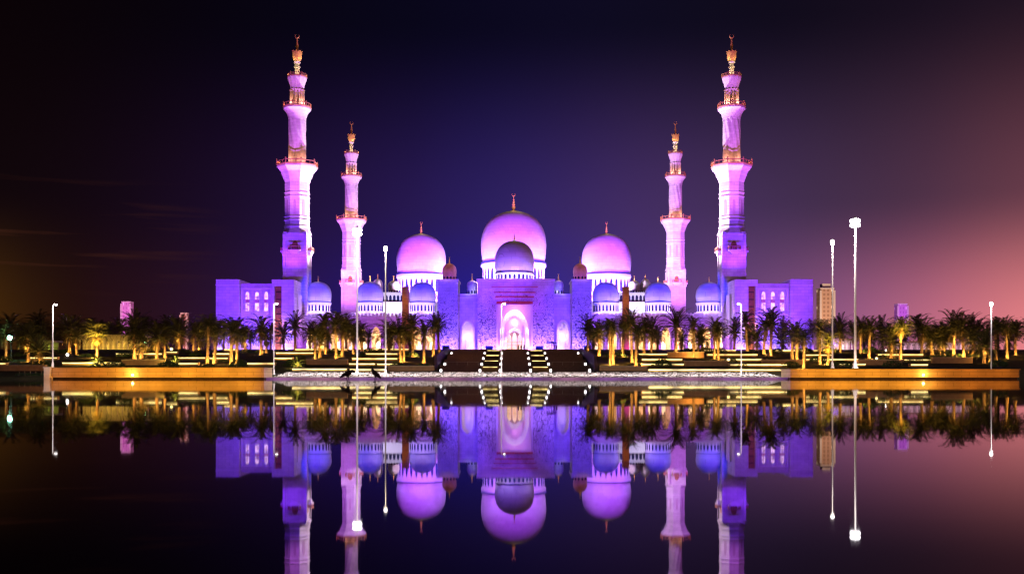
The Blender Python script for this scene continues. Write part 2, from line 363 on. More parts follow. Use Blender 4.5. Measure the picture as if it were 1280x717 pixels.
def dome_unit(root, c, base, Rr, H, drum_h, nwin, fin_h, mat='dome', drum_mat='smooth', ringed=True, fin=True):
    """drum with windows + dome with finial as parts of root"""
    d = MB(); rd = Rr * .95
    d.lathe([(rd * 1.06, 0), (rd * 1.06, drum_h * .10), (rd, drum_h * .12), (rd, drum_h * .82), (rd * 1.045, drum_h * .88), (rd * 1.045, drum_h * .985)], 48)
    dr = d.build('drum', M[drum_mat], root); dr.location = (c[0] - root.location.x, c[1] - root.location.y, base - root.location.z)
    if nwin:
        wm = radial_window(2 * PI * rd / nwin * .48, drum_h * .58).mesh('window', M['glass'])
        for k in range(nwin):
            a = 2 * PI * (k + .5) / nwin
            if math.sin(a) > .45: continue
            link('window', wm, dr, (rd * math.cos(a), rd * math.sin(a), drum_h * .17), a - PI / 2)
    if ringed:
        g = MB(); g.lathe([(rd * 1.02, drum_h * .985), (rd * 1.05, drum_h * 1.0), (rd * 1.05, drum_h * 1.0 + Rr * .05), (rd * .99, drum_h + Rr * .055)], 48)
        o = g.build('ring', M['ring'], dr)
    m = MB(); m.lathe(dome_profile(Rr, H), 56)
    o = m.build('dome', M[mat], root); o.location = (c[0] - root.location.x, c[1] - root.location.y, base + drum_h + (Rr * .05 if ringed else 0) - root.location.z)
    if fin:
        point((c[0] + fin_h * .12, c[1] - fin_h * .55, o.location.z + root.location.z + H + fin_h * .45), (1.0, .74, .36), 6.5 * fin_h ** 2, .1)  # added warm light so the finial looks gold among violet floods
        f = finial_mb(fin_h, (0, 0), H * 1.0).build('finial', M['gold'], o)
    return o

# ------------------------------------------------------------------ terrain
def corr(D): return min(19.0, .0755 * max(D, 60))
def slope(D):
    if D < 149.5: return -.8
    if D < 164: return -.15 + (D - 149.5) / 14.5 * 1.15
    if D < 185: return 1.0
    if D < 300: return 1.0 + (D - 185) * .0626
    return 8.2
def gz(x, D):
    if abs(x - XC) < corr(D) and 165 < D < 312:
        if D < 252: return 1.0 + (D - 165) / 87 * .45
        if D < 311: return max(1.2, 1.45 + (D - 252) / 58 * 6.75 - 1.1)
    return slope(D)
def depth_at(px, py):
    """distance at which the sight line of a photo pixel meets the planted slope"""
    D = 186.0
    while D < 330 and Z(py, D) > slope(D): D += .5
    return D
def build_ground():
    rows = [-300, -50, 60, 120, 149.4, 149.6, 152, 156, 160, 164, 170, 178, 185, 195] + [195 + 5.5 * k for k in range(1, 11)] + [251.9, 252.1] + [257 + 6 * k for k in range(0, 9)] + [310.9, 312, 320, 345, 380, 450, 600, 1000, 2000, 4000]
    offs = [.02, 2, 6, 12, 20, 30, 42, 56, 72, 90, 115, 150, 220, 400, 900, 2600]
    vs, fs = [], []
    for D in rows:
        c = corr(D)
        xs = [-(c + o) for o in reversed(offs)] + [-(c - .02), -c / 2, 0, c / 2, c - .02] + [c + o for o in offs]
        for x in xs: vs.append((XC + x, D, gz(XC + x, D) + (.15 * noise.noise((x * .11, D * .11, 0)) if abs(x) > c and 190 < D < 296 else 0)))
    n = 2 * len(offs) + 5
    for i in range(len(rows) - 1):
        for k in range(n - 1): fs.append((i * n + k, i * n + k + 1, (i + 1) * n + k + 1, (i + 1) * n + k))
    m = MB(); m.add(vs, fs, False); o = m.build('ground', ground_mat()); o['kind'] = 'structure'
    w = MB(); w.add([(-900, -120, 0), (900, -120, 0), (900, 151.2, 0), (-900, 151.2, 0)], [(0, 1, 2, 3)])
    o = w.build('water', water_mat()); o['kind'] = 'structure'
build_ground()


# ------------------------------------------------------------------ minarets
def mz(y): return CZ + (HZ - y) * .26923
def hw(p): return p * .26923
def make_minaret():
    t = thing('minaret', '', 'minaret', (0, 0, TZ), 'white minarets of the mosque')
    b = lambda y: mz(y) - TZ
    s = hw(13.2)
    m = MB()
    m.box(-s, s, -s, s, 0, b(294)); m.box(-s * 1.06, s * 1.06, -s * 1.06, s * 1.06, b(294), b(291.5)); m.box(-s * 1.08, s * 1.08, -s * 1.08, s * 1.08, 0, 3)
    for sx in (-1, 1):
        for sy in (-1, 1): m.box(sx * s - .45, sx * s + .45, sy * s - .45, sy * s + .45, 3.05, b(294.4))
    sq = m.build('square_shaft', M['marble'], t)
    wm = radial_window(hw(7), hw(11)).mesh('window', M['brown'])
    for k in range(4):
        a = -PI / 2 + k * PI / 2
        bl = MB(); w = hw(7.5)
        bl.box(-w, w, -.5, 1.7, -.5, 0); bl.prism([(-w * .8, -.5), (w * .8, -.5), (w * .5, -1.5), (-w * .5, -1.5)], -.3, 1.3)
        bo = bl.build('balcony', M['smooth'], t); bo.location = (s * math.cos(a), s * math.sin(a), b(314)); bo.rotation_euler.z = a - PI / 2
        rl = MB()
        for i in range(7): rl.box(-w + i * w / 3 - .08, -w + i * w / 3 + .08, 1.45, 1.65, .004, 1.0)
        for i in range(2): rl.box(-w if i == 0 else w - .15, -w + .15 if i == 0 else w, 0, 1.4, .004, 1.0)
        rl.box(-w - .1, w + .1, 1.4, 1.72, 1.0, 1.25)
        rl.build('railing', M['rail'], bo)
        link('window', wm, sq, (s * math.cos(a), s * math.sin(a), b(313.6)), a - PI / 2)
    # octagonal shaft, flaring into the first gallery
    m = MB(); r8 = hw(14.2) / math.cos(R(22.5)); e = R(22.5)
    P = [(hw(13.4) * 1.38, 293.4), (r8 * 1.02, 286), (r8 * 1.06, 285.6), (r8 * 1.06, 283.4), (r8, 283)]
    for y in (276, 272, 247, 242): P += [(r8, y + 1.0), (r8 * 1.05, y + .6), (r8 * 1.05, y - .6), (r8, y - 1.0)]
    P += [(r8, 229), (r8 * 1.12, 224), (r8 * 1.34, 216), (r8 * 1.58, 211.5), (r8 * 1.64, 210.8), (r8 * 1.64, 208.8)]
    m.lathe([(r, b(y)) for r, y in P], 8, a0=e, smooth=False)
    oc = m.build('octagonal_shaft', M['marble'], t)
    wp = MB(); wp.prism(arch(0, hw(3.4), 0, hw(15), hw(19)), -.2, .05); wme = wp.mesh('blind_window', M['panel'])
    for k in range(8):
        a = -PI / 2 + k * PI / 4; link('blind_window', wme, oc, (hw(14.2) * math.cos(a), hw(14.2) * math.sin(a), b(270)), a - PI / 2)
    def gallery(y, rg, nseg, hgt):
        """floor slab + balustrade with posts, warm light tinted into its colour"""
        g = MB(); g.lathe([(rg * .99, b(y)), (rg * 1.03, b(y) + .25), (rg * 1.03, b(y) + .55)], nseg, a0=e if nseg == 8 else 0, smooth=False)
        go = g.build('gallery', M['rail'], t); z = b(y) + .554
        q = MB(); n = nseg * (3 if nseg == 8 else 1)
        for k in range(n):
            a = e + 2 * PI * k / n
            rr = rg * .99 * (math.cos(PI / 8) / math.cos(((a - e + 1e-9) % (PI / 4)) - PI / 8) if nseg == 8 else 1)
            big = (k % 3 == 0) if nseg == 8 else (k % 4 == 0)
            w = .22 if big else .1
            q.lathe([(w, z), (w, z + hgt * (1.35 if big else .8)), (w * .3, z + hgt * (1.6 if big else .82))], 6, (rr * math.cos(a), rr * math.sin(a)))
        q.lathe([(rg * 1.015, z + hgt * .8), (rg * 1.015, z + hgt), (rg * .96, z + hgt), (rg * .96, z + hgt * .8)], nseg, a0=e if nseg == 8 else 0, smooth=False, cap=False)
        q.build('balustrade', M['rail'], go)
    gallery(209.2, r8 * 1.66, 8, 1.15)
    # round shaft with spiral ribs
    m = MB(); rr = hw(10.6)
    prof = [(rr, b(208.8 - (208.8 - 147) * i / 40)) for i in range(41)]
    m.lathe(prof, 72, mod=lambda a, z: 1 + .035 * math.cos(10 * a + z * .62))
    m.lathe([(rr * 1.03, b(150)), (rr * 1.06, b(147)), (rr * 1.22, b(142)), (rr * 1.5, b(138)), (rr * 1.6, b(137.2)), (rr * 1.6, b(135.6))], 32, mod=lambda a, z: 1 + .02 * math.cos(16 * a))
    m.lathe([(rr * 1.15, b(208)), (rr * 1.15, b(204.5)), (rr * 1.03, b(203.5))], 32)
    m.build('round_shaft', M['marble'], t)
    gallery(136, rr * 1.62, 24, 1.0)
    # colonnette lantern stage
    m = MB(); rl = hw(6.6)
    m.lathe([(rl, b(135.6)), (rl, b(112))], 24)
    for k in range(12):
        a = 2 * PI * k / 12; m.lathe([(.52, b(134)), (.42, b(132.6)), (.40, b(114.5)), (.55, b(113))], 8, (rl * 1.16 * math.cos(a), rl * 1.16 * math.sin(a)))
    m.lathe([(rl * 1.22, b(114)), (rl * 1.25, b(111)), (rl * 1.45, b(105)), (rl * 1.75, b(99.6)), (rl * 1.78, b(98.6)), (rl * 1.78, b(97.4))], 24, mod=lambda a, z: 1 + .03 * math.cos(12 * a))
    m.build('lantern_stage', M['smooth'], t)
    gallery(97.8, rl * 1.8, 20, .7)
    m = MB()
    m.lathe([(hw(4.4), b(96.5)), (hw(4.2), b(94)), (hw(2.9), b(93)), (hw(2.7), b(86)), (hw(3.8), b(85)), (hw(4.0), b(83.5)), (hw(2.6), b(82.5)), (hw(2.6), b(80)), (hw(4.1), b(79)), (hw(4.1), b(77.6)), (hw(3), b(77))], 20)
    m.build('neck', M['smooth'], t)
    m = MB()
    m.lathe([(hw(2.6), b(77.2)), (hw(4.6), b(75.5)), (hw(5.8), b(72)), (hw(5.6), b(68.5)), (hw(6.3), b(66.4)), (hw(6.1), b(65.2)), (hw(2.2), b(64.4)), (hw(1.2), b(61)), (hw(1.9), b(57.5)), (hw(1.2), b(54.6)), (hw(.7), b(48))], 20)
    for k in range(8):
        a = 2 * PI * k / 8; m.ball((hw(6) * math.cos(a), hw(6) * math.sin(a), b(64.6)), hw(.8), 8, 6)
    cr = hw(2.5); ct = []
    for i in range(17):
        a = R(-58) + (2 * PI - R(64)) * i / 16 + PI
        ct.append((cr * math.cos(a), 0, b(45.2) + cr * math.sin(a)))
    m.tube(ct, [max(.05, hw(.75) * math.sin(PI * (i + .3) / 16.6)) for i in range(17)], 6)
    m.build('finial', M['gold'], t)
    return t
mina = make_minaret()
MIN = [(371.5, 350, 'tall near white minaret behind the left wing, lit violet below and pink above'),
       (914.5, 350, 'tall near white minaret behind the right wing, lit violet below and pink above'),
       (439.3, 470, 'smaller looking distant pink minaret between the two leftmost blue arcade domes'),
       (844.3, 470, 'smaller looking distant pink minaret between the two rightmost blue arcade domes')]
for i, (px, D, lab) in enumerate(MIN):
    o = mina if i == 0 else copy_tree(mina)
    o.location = (X(px, D), D, TZ); o['label'] = lab
    for y, rr, p in ((206, 5.0, 560), (133, 3.4, 380), (96, 2.6, 150), (80, 2.6, 90)):            # warm gallery lamps; the topmost set is added to brighten the gold finial
        wc = (1.0, .38, .26) if y > 120 else (1.0, .72, .38)
        for a in (-130, -50, 180, 0):
            point((X(px, D) + rr * math.cos(R(a)), D + rr * math.sin(R(a)), mz(y) + .9), wc, p, .15)

# ------------------------------------------------------------------ prayer hall far behind
def prayer_hall():
    D = 525
    t = thing('prayer_hall', 'distant prayer hall with three huge pale pink domes, the middle one largest', 'mosque hall', (XC, D, TZ))
    lx = lambda px: X(px, D) - XC
    m = MB(); m.box(lx(486), lx(798), -6, 70, 0, Z(371, D) - TZ); m.box(lx(484), lx(800), -6.6, 70.4, Z(371, D) - TZ + .003, Z(369, D) - TZ)
    m.build('wall', M['marble'], t)
    m = MB(); m.box(lx(592), lx(692), -14, 20, 0, Z(357, D) - TZ); m.box(lx(590), lx(694), -14.6, 20.6, Z(357, D) - TZ + .003, Z(355, D) - TZ)
    m.build('dome_base', M['marble'], t)
    s = D / F
    for px, r, top, band, drum, nw, fh in ((642, 41, 265.5, 330, 27, 34, 23.5), (526, 31, 293.5, 343.5, 27, 28, 16), (758.5, 31, 293.5, 343.5, 27, 28, 16)):
        Rr = r * s; base = Z(band + drum, D); H = (band - top) * s / 1.0
        dome_unit(t, (X(px, D), D + 2), base, Rr, H, drum * s, nw, fh * s)
        cz = Z(band + drum * .8, D)
        for a in (-165, -125, -90, -55, -15):
            point((X(px, D) + Rr * 1.42 * math.cos(R(a)), D + 2 + Rr * 1.42 * math.sin(R(a)), cz), (.50, .24, 1.0) if r > 35 else (.40, .19, 1.0), 42000 * (Rr / 16.5) ** 2, .6)
        spot((X(px, D) * .75, D - 95, 36), (X(px, D), D, Z((band + top) / 2, D)), (.36, .045, 1.0), 1400000, 30)
prayer_hall()
def courtyard_gallery():
    D = 440; s = D / F
    t = thing('courtyard_gallery', 'long white lit gallery with small windows and little domes behind the blue domes', 'gallery', (XC, D, TZ))
    lx = lambda px: X(px, D) - XC
    z1, z2 = Z(379, D) - TZ, Z(367, D) - TZ
    m = MB(); m.box(lx(452), lx(832), 0, 14, 0, z1); m.box(lx(451), lx(833), -.7, 14.5, z1 + .003, z1 + .6)
    m.build('wall', M['smooth'], t)
    for a, b in ((474, 511), (773, 810)):
        m = MB(); m.box(lx(a), lx(b), 1.0, 13, z1 + .603, z2); m.box(lx(a) - .5, lx(b) + .5, .5, 13.5, z2 + .003, z2 + .7)
        w = m.build('upper_wall', M['smooth'], t)
        wm = radial_window(1.1, 2.6).mesh('window', M['glass'])
        for k in range(7):
            px = a + 4 + (b - a - 8) * k / 6
            link('window', wm, w, (lx(px), .94, z1 + .95), PI)
    for px, r, top, bot in ((490, 7.5, 352, 363), (795, 7.5, 352, 363), (470, 6.5, 348, 361), (809, 6.5, 348, 361)):
        low = bot < 362
        dome_unit(t, (X(px, D), D + 6), Z(367, D) + .7 if not low else Z(367.5, D), r * s, (bot - top) * s, 1.6 if not low else 2.6, 12, 2.2, ringed=False)
        if low:
            m = MB(); m.box(lx(px) - 2.6, lx(px) + 2.6, 3.2, 8.8, z1 + .603, Z(367.5, D) - TZ); m.build('dome_base', M['smooth'], t)
    for px in (462, 480, 500, 522, 760, 783, 803, 820): point((X(px, D), D - 7, TZ + 20), (.66, .56, 1.0), 3400, .5)
courtyard_gallery()

# ------------------------------------------------------------------ arcades left and right of the gate
def arcade(side):
    D = 346; s = D / F
    pa, pb = (376, 547) if side < 0 else (740, 908)
    t = thing('arcade', ('warm lit purple arcade under three blue topped domes, left of the gate' if side < 0 else 'warm lit purple arcade under three blue topped domes, right of the gate'), 'arcade', (X((pa + pb) / 2, D), D, TZ), 'arcades flanking the gate')
    ox = t.location.x; lx = lambda px: X(px, D) - ox
    zt = Z(397, D) - TZ; n = 10; x0, x1 = lx(pa), lx(pb); p = (x1 - x0) / n
    m = MB(); ops = [(x0 + p * (k + .5), p * .66, Z(421, D) - TZ, Z(408.5, D) - TZ) for k in range(n)]
    arch_wall(m, x0, x1, 0, zt, ops, 0, .9); m.build('arched_wall', M['marble'], t)
    m = MB(); m.box(x0, x1, 6.5, 7.4, 0, zt); m.box(x0, x1, .903, 6.497, zt - .7, zt - .003); m.build('rear_wall', M['sand'], t)
    wm = MB(); wm.prism(arch(0, p * .36, 0, 2.8, 4.0), -.12, 0); wme = wm.mesh('door', M['litwarm'])
    for k in range(n):
        link('door', wme, t, (x0 + p * (k + .5), 6.49, .02))
        point((ox + x0 + p * (k + .5), D + 1.8, TZ + 3.0), (1.0, .66, .40), 500, .3)
        point((ox + x0 + p * (k + .5), D + 3.4, TZ + 5.6), (1.0, .62, .26), 1500, .3)
    for k in range(n + 1):                                     # paired marble columns at each pier
        c = MB(); cx = x0 + p * k + (.35 if k == 0 else -.35 if k == n else 0)
        c.lathe([(.42, 0), (.42, .4), (.30, .5), (.28, 4.0), (.48, 4.5), (.5, 4.9)], 12, (cx, -.45)); c.build('column', M['smooth'], t)
    m = MB(); m.box(x0 - .2, x1 + .2, -.5, 9.5, zt + .003, zt + .55)
    m.build('cornice', M['smooth'], t)
    m = MB(); k = 0; xx = x0
    while xx < x1 - .6:
        m.prism([(xx, zt + .553), (xx + .85, zt + .553), (xx + .85, zt + 1.25), (xx + .425, zt + 1.75), (xx, zt + 1.25)], -.35, .05); xx += 1.25
    m.build('parapet', M['smooth'], t)
    doms = ((397, 352.5), (462, 352.5), (528, 353)) if side < 0 else ((757.5, 353), (823, 353), (887, 353))
    for px, top in doms:
        dd = D + 7
        Rr = 16.6 * dd / F
        b = MB(); b.box(X(px, dd) - ox - Rr * 1.2, X(px, dd) - ox + Rr * 1.2, 7 - Rr * 1.0, 7 + Rr * 1.2, zt + .553, Z(391.5, dd) - TZ); b.build('dome_base', M['smooth'], t)
        dome_unit(t, (X(px, dd), dd + 1), Z(391.5, dd), Rr, (378 - top) * dd / F, 13.5 * dd / F, 22, 7.5 * dd / F)
        zz = Z(383, dd)
        for a in (-150, -110, -70, -30):
            point((X(px, dd) + Rr * 1.55 * math.cos(R(a)), dd + 1 + Rr * 1.55 * math.sin(R(a)), zz - 1.2), (.50, .32, 1.0), 1100, .3)
        spot((X(px, dd) * .9, dd - 56, TZ + 14), (X(px, dd), dd, Z(362, dd)), (.006, .012, 1.0), 260000, 15)
arcade(-1); arcade(1)
for px, lab in ((507, 'brown unlit stone pylon rising above the left palms beside a blue dome'), (782, 'brown unlit stone pylon rising above the right palms beside a blue dome')):
    D = 341; s = D / F
    t = thing('stone_pylon', lab, 'pylon', (X(px, D), D, TZ), 'brown stone pylons')
    for q in (9, 17): point((X(px, D), D - 4.2, TZ + q), (1.0, .42, .14), 420, .2)  # added warm lights that keep the stone brown instead of violet
    w = 4.0 * s; h = Z(360.5, D) - TZ
    MB().box(-w, w, -w, w, 0, h).build('shaft', M['brown'], t)
    MB().box(-w * 1.12, w * 1.12, -w * 1.12, w * 1.12, h + .003, h + .5).build('cap', M['brown'], t)
    for k in range(4):
        q = MB(); x = -w * .8 + w * 1.6 * k / 3; q.lathe([(.14, h + .503), (.11, h + 1.1), (.02, h + 1.5)], 8, (x, 0)); q.build('spike', M['darkstone'], t)

# ------------------------------------------------------------------ entrance gate
def gate():
    D = 340; s = D / F
    t = thing('entrance_gate', 'purple lit entrance gate with tall white arch and dome above the stairs', 'gate', (XC, D, TZ))
    lx = lambda px: X(px, D) - XC
    zz = lambda y: Z(y, D) - TZ
    # central block with the tall rectangular recess
    a0, a1, r0, r1 = lx(597), lx(692.5), lx(622.5), lx(664)
    zt, zr = zz(351), zz(381)
    m = MB(); m.prism([(a0, 0), (r0, 0), (r0, zr), (r1, zr), (r1, 0), (a1, 0), (a1, zt), (a0, zt)], 0, 5)
    m.box(a0, a1, 5.003, 24, zr + .01, zt - .01); m.box(a0, r0 - 1.2, 5.003, 24, 0, zr); m.box(r1 + 1.2, a1, 5.003, 24, 0, zr)
    m.build('wall', M['inlay'], t)
    m = MB(); m.box(a0 - .35, a1 + .35, -.4, 24.3, zt + .003, zt + .7)
    m.build('cornice', M['smooth'], t)
    m = MB()
    for y0, y1, e in ((371.5, 370, 3.5), (366, 364.8, 5.5), (358.8, 358, 8.5)): m.box(r0 - e * s, r1 + e * s, -.22, -.003, zz(y0), zz(y1))
    m.build('band', M['gate_red'], t)
    m = MB(); m.box(r0 - .5, r1 + .5, -.3, -.003, zr + .25, zz(376.5)); m.build('lintel', M['gate_red'], t)
    m = MB(); m.prism([(r0 - .55, 0), (r0 + .004, 0), (r0 + .004, zr), (r1 - .004, zr), (r1 - .004, 0), (r1 + .55, 0), (r1 + .55, zr + .24), (r0 - .55, zr + .24)], -.35, -.004); m.build('frame', M['smooth'], t)
    cx = (r0 + r1) / 2
    # nested arched screens, deeper and deeper; white light hides behind the rim of each
    def screen(name, x0, x1, w, zs, za, y0, y1, mat):
        m = MB(); arch_wall(m, x0, x1, 0, zr, [(cx, w * s, zz(zs), zz(za))], y0, y1); m.build(name, M[mat], t)
    screen('outer_arch', r0, r1, 36, 412, 386.5, 2.4, 2.9, 'smooth')
    screen('outer_ring', r0 - 1, r1 + 1, 26.5, 413, 394, 4.4, 4.9, 'smooth')
    screen('inner_arch', r0 - 1, r1 + 1, 25, 424, 408.5, 6.6, 7.1, 'smooth')
    screen('inner_ring', r0 - 1, r1 + 1, 19.5, 424, 412.5, 8.2, 8.7, 'smooth')
    for w, zs, za, y, c, p, k in ((38, 412, 384, 3.5, (1.0, .86, 1.0), 160, 7), (27, 424, 406.5, 7.6, (1.0, .92, .78), 60, 6)):
        pts = arch(cx, w * s, 0, zz(zs), zz(za))
        for i in range(k):
            q = pts[1 + round((len(pts) - 3) * i / (k - 1))]; point((XC + q[0], D + y, TZ + q[1]), c, p, .2)
        for q in (pts[0], pts[-1]): point((XC + q[0], D + y, TZ + zz(zs) * .45), c, p, .2)
    for sx in (-1, 1):
        c = MB(); c.lathe([(.6, 0), (.6, .5), (.42, .7), (.40, zz(416)), (.66, zz(413.5)), (.68, zz(412))], 14, (cx + sx * 15.6 * s, 5.6)); c.build('column', M['rose'], t)
    m = MB(); m.box(r0 - 1, r1 + 1, 12, 12.6, 0, zr); m.build('vestibule_wall', M['sand'], t)
    dw = 5.4 * s
    for k in (-1, 0, 1):
        d = MB(); d.prism(arch(cx + k * 7.0 * s, dw, .02, zz(421), zz(413.5 if k == 0 else 416)), 11.7, 11.98); do = d.build('door', M['litwarm'], t)
        g = MB(); x = cx + k * 7.0 * s
        for q in (-1, 0, 1): g.box(x + q * dw * .3 - .05, x + q * dw * .3 + .05, 11.6, 11.697, .02, zz(420))
        for q in range(4): g.box(x - dw / 2, x + dw / 2, 11.5, 11.597, .5 + q * 1.1, .6 + q * 1.1)
        g.build('lattice', M['gold'], do)
    # side link walls with lit niches and slim towers
    for sx in (-1, 1):
        if sx < 0: b0, b1, t0, t1 = lx(572), lx(597), lx(547), lx(572.3)
        else: b0, b1, t0, t1 = lx(692.5), lx(715.5), lx(715.2), lx(739.5)
        zb = zz(368); c = (b0 + b1) / 2
        m = MB(); arch_wall(m, b0, b1, 0, zb, [(c + (-.1 if sx < 0 else .1), 15 * s, zz(414), zz(401))], 3, 4.4); m.build('link_wall', M['marble'], t)
        m = MB(); m.box(b0, b1, -.2 + 3, 5.5, zb + .003, zb + .45); m.box(b0, b1, 2.85, 2.997, zb - 1.1, zb - .5); m.build('link_cornice', M['smooth'], t)
        m = MB(); m.box(b0, b1, 7.6, 8.2, 0, zb - .2); m.box(b0, b1, 4.403, 7.597, zb - .6, zb - .25); m.build('niche_wall', M['smooth'], t)
        d = MB(); d.prism(arch(c, 7 * s, .02, zz(421), zz(411)), 7.35, 7.58); d.build('niche_door', M['smooth'], t)
        f = MB(); ar = arch(c + (-.1 if sx < 0 else .1), 19 * s, 0, zz(414), zz(398.5)); ai = arch(c + (-.1 if sx < 0 else .1), 15.2 * s, 0, zz(414), zz(400.8))
        f.prism(ar + ai[::-1], 2.7, 2.997); f.build('niche_frame', M['smooth'], t)
        point((XC + c - sx * 1.2, D + 5.6, TZ + 1.0), (1.0, .52, .95), 520, .3)
        for q in (-1.5, 0, 1.5): point((XC + c + q, D + 5.4, TZ + 6.2 - abs(q) * .8), (1.0, .72, 1.0), 170, .2)
        point((XC + c, D + 1.6, TZ + .6), (1.0, .30, .95), 260, .3)
        m = MB(); m.box(t0, t1, -.5, 14, 0, zt); m.build('tower', M['inlay'], t)
        m = MB(); m.box(t0 - .25, t1 + .25, -.8, 14.2, zt + .003, zt + .55); m.build('tower_cornice', M['smooth'], t)
        tc = (t0 + t1) / 2
        dome_unit(t, (XC + tc + sx * -.3, D + 4.5), TZ + zt + .553, 9 * s, 15 * s, 1.7, 12, 2.4, mat='rose', drum_mat='rose', ringed=False)
        # pale little dome behind the link wall
        dome_unit(t, (XC + c - sx * -.6 + (1.6 if sx < 0 else -1.6), D + 12), TZ + zz(365), 6.8 * s, 11.5 * s, 2.0, 10, 2.4, ringed=False)
        q = MB(); q.box(b0, b1, 8.203, 16, zz(380), zz(365) + .02); q.build('rear_roof', M['smooth'], t)
        point((XC + c + (1.6 if sx < 0 else -1.6), D + 8.5, TZ + zz(364)), (.75, .70, 1.0), 130, .2)
        point((XC + c, D + 2.0, TZ + zb + .8), (.8, .7, 1.0), 30, .2)
        spot((XC + tc, D - 20, TZ + 26), (XC + tc, D + 4, TZ + zt + 3), (1.0, .38, .5), 5000, 24)
    # dome over the gate
    dome_unit(t, (X(643, D + 10), D + 10), TZ + zt + .703, 24.6 * (D + 10) / F, 40 * (D + 10) / F, 10 * s, 26, 12 * s)
    dz = TZ + zt + 1.1
    for a in (-165, -130, -100, -80, -50, -15):
        point((X(643, D + 10) + 8.6 * math.cos(R(a)), D + 10 + 8.6 * math.sin(R(a)), dz), (.46, .30, 1.0), 1500, .3)
    spot((XC - 22, D - 40, TZ + 2), (XC, D + 10, TZ + zt + 9), (.14, .03, 1.0), 150000, 26)
    # lights inside the porch
    for k in (-1, 1):
        point((XC + cx + k * 4.6, D + 1.0, TZ + .8), (1.0, .30, .62), 800, .3)
        point((XC + cx + k * 2.6, D + 5.8, TZ + .8), (1.0, .26, .74), 480, .3)
        point((XC + cx + k * 1.8, D + 10.2, TZ + 1.0), (1.0, .74, .22), 110, .3)
    point((XC + cx, D + .6, TZ + zz(392)), (1.0, .32, .85), 700, .4)
    point((XC + cx, D + 5.6, TZ + zz(402)), (1.0, .26, .8), 480, .3)
    point((XC + cx, D + 10.0, TZ + 5.4), (1.0, .70, .26), 110, .3)
gate()

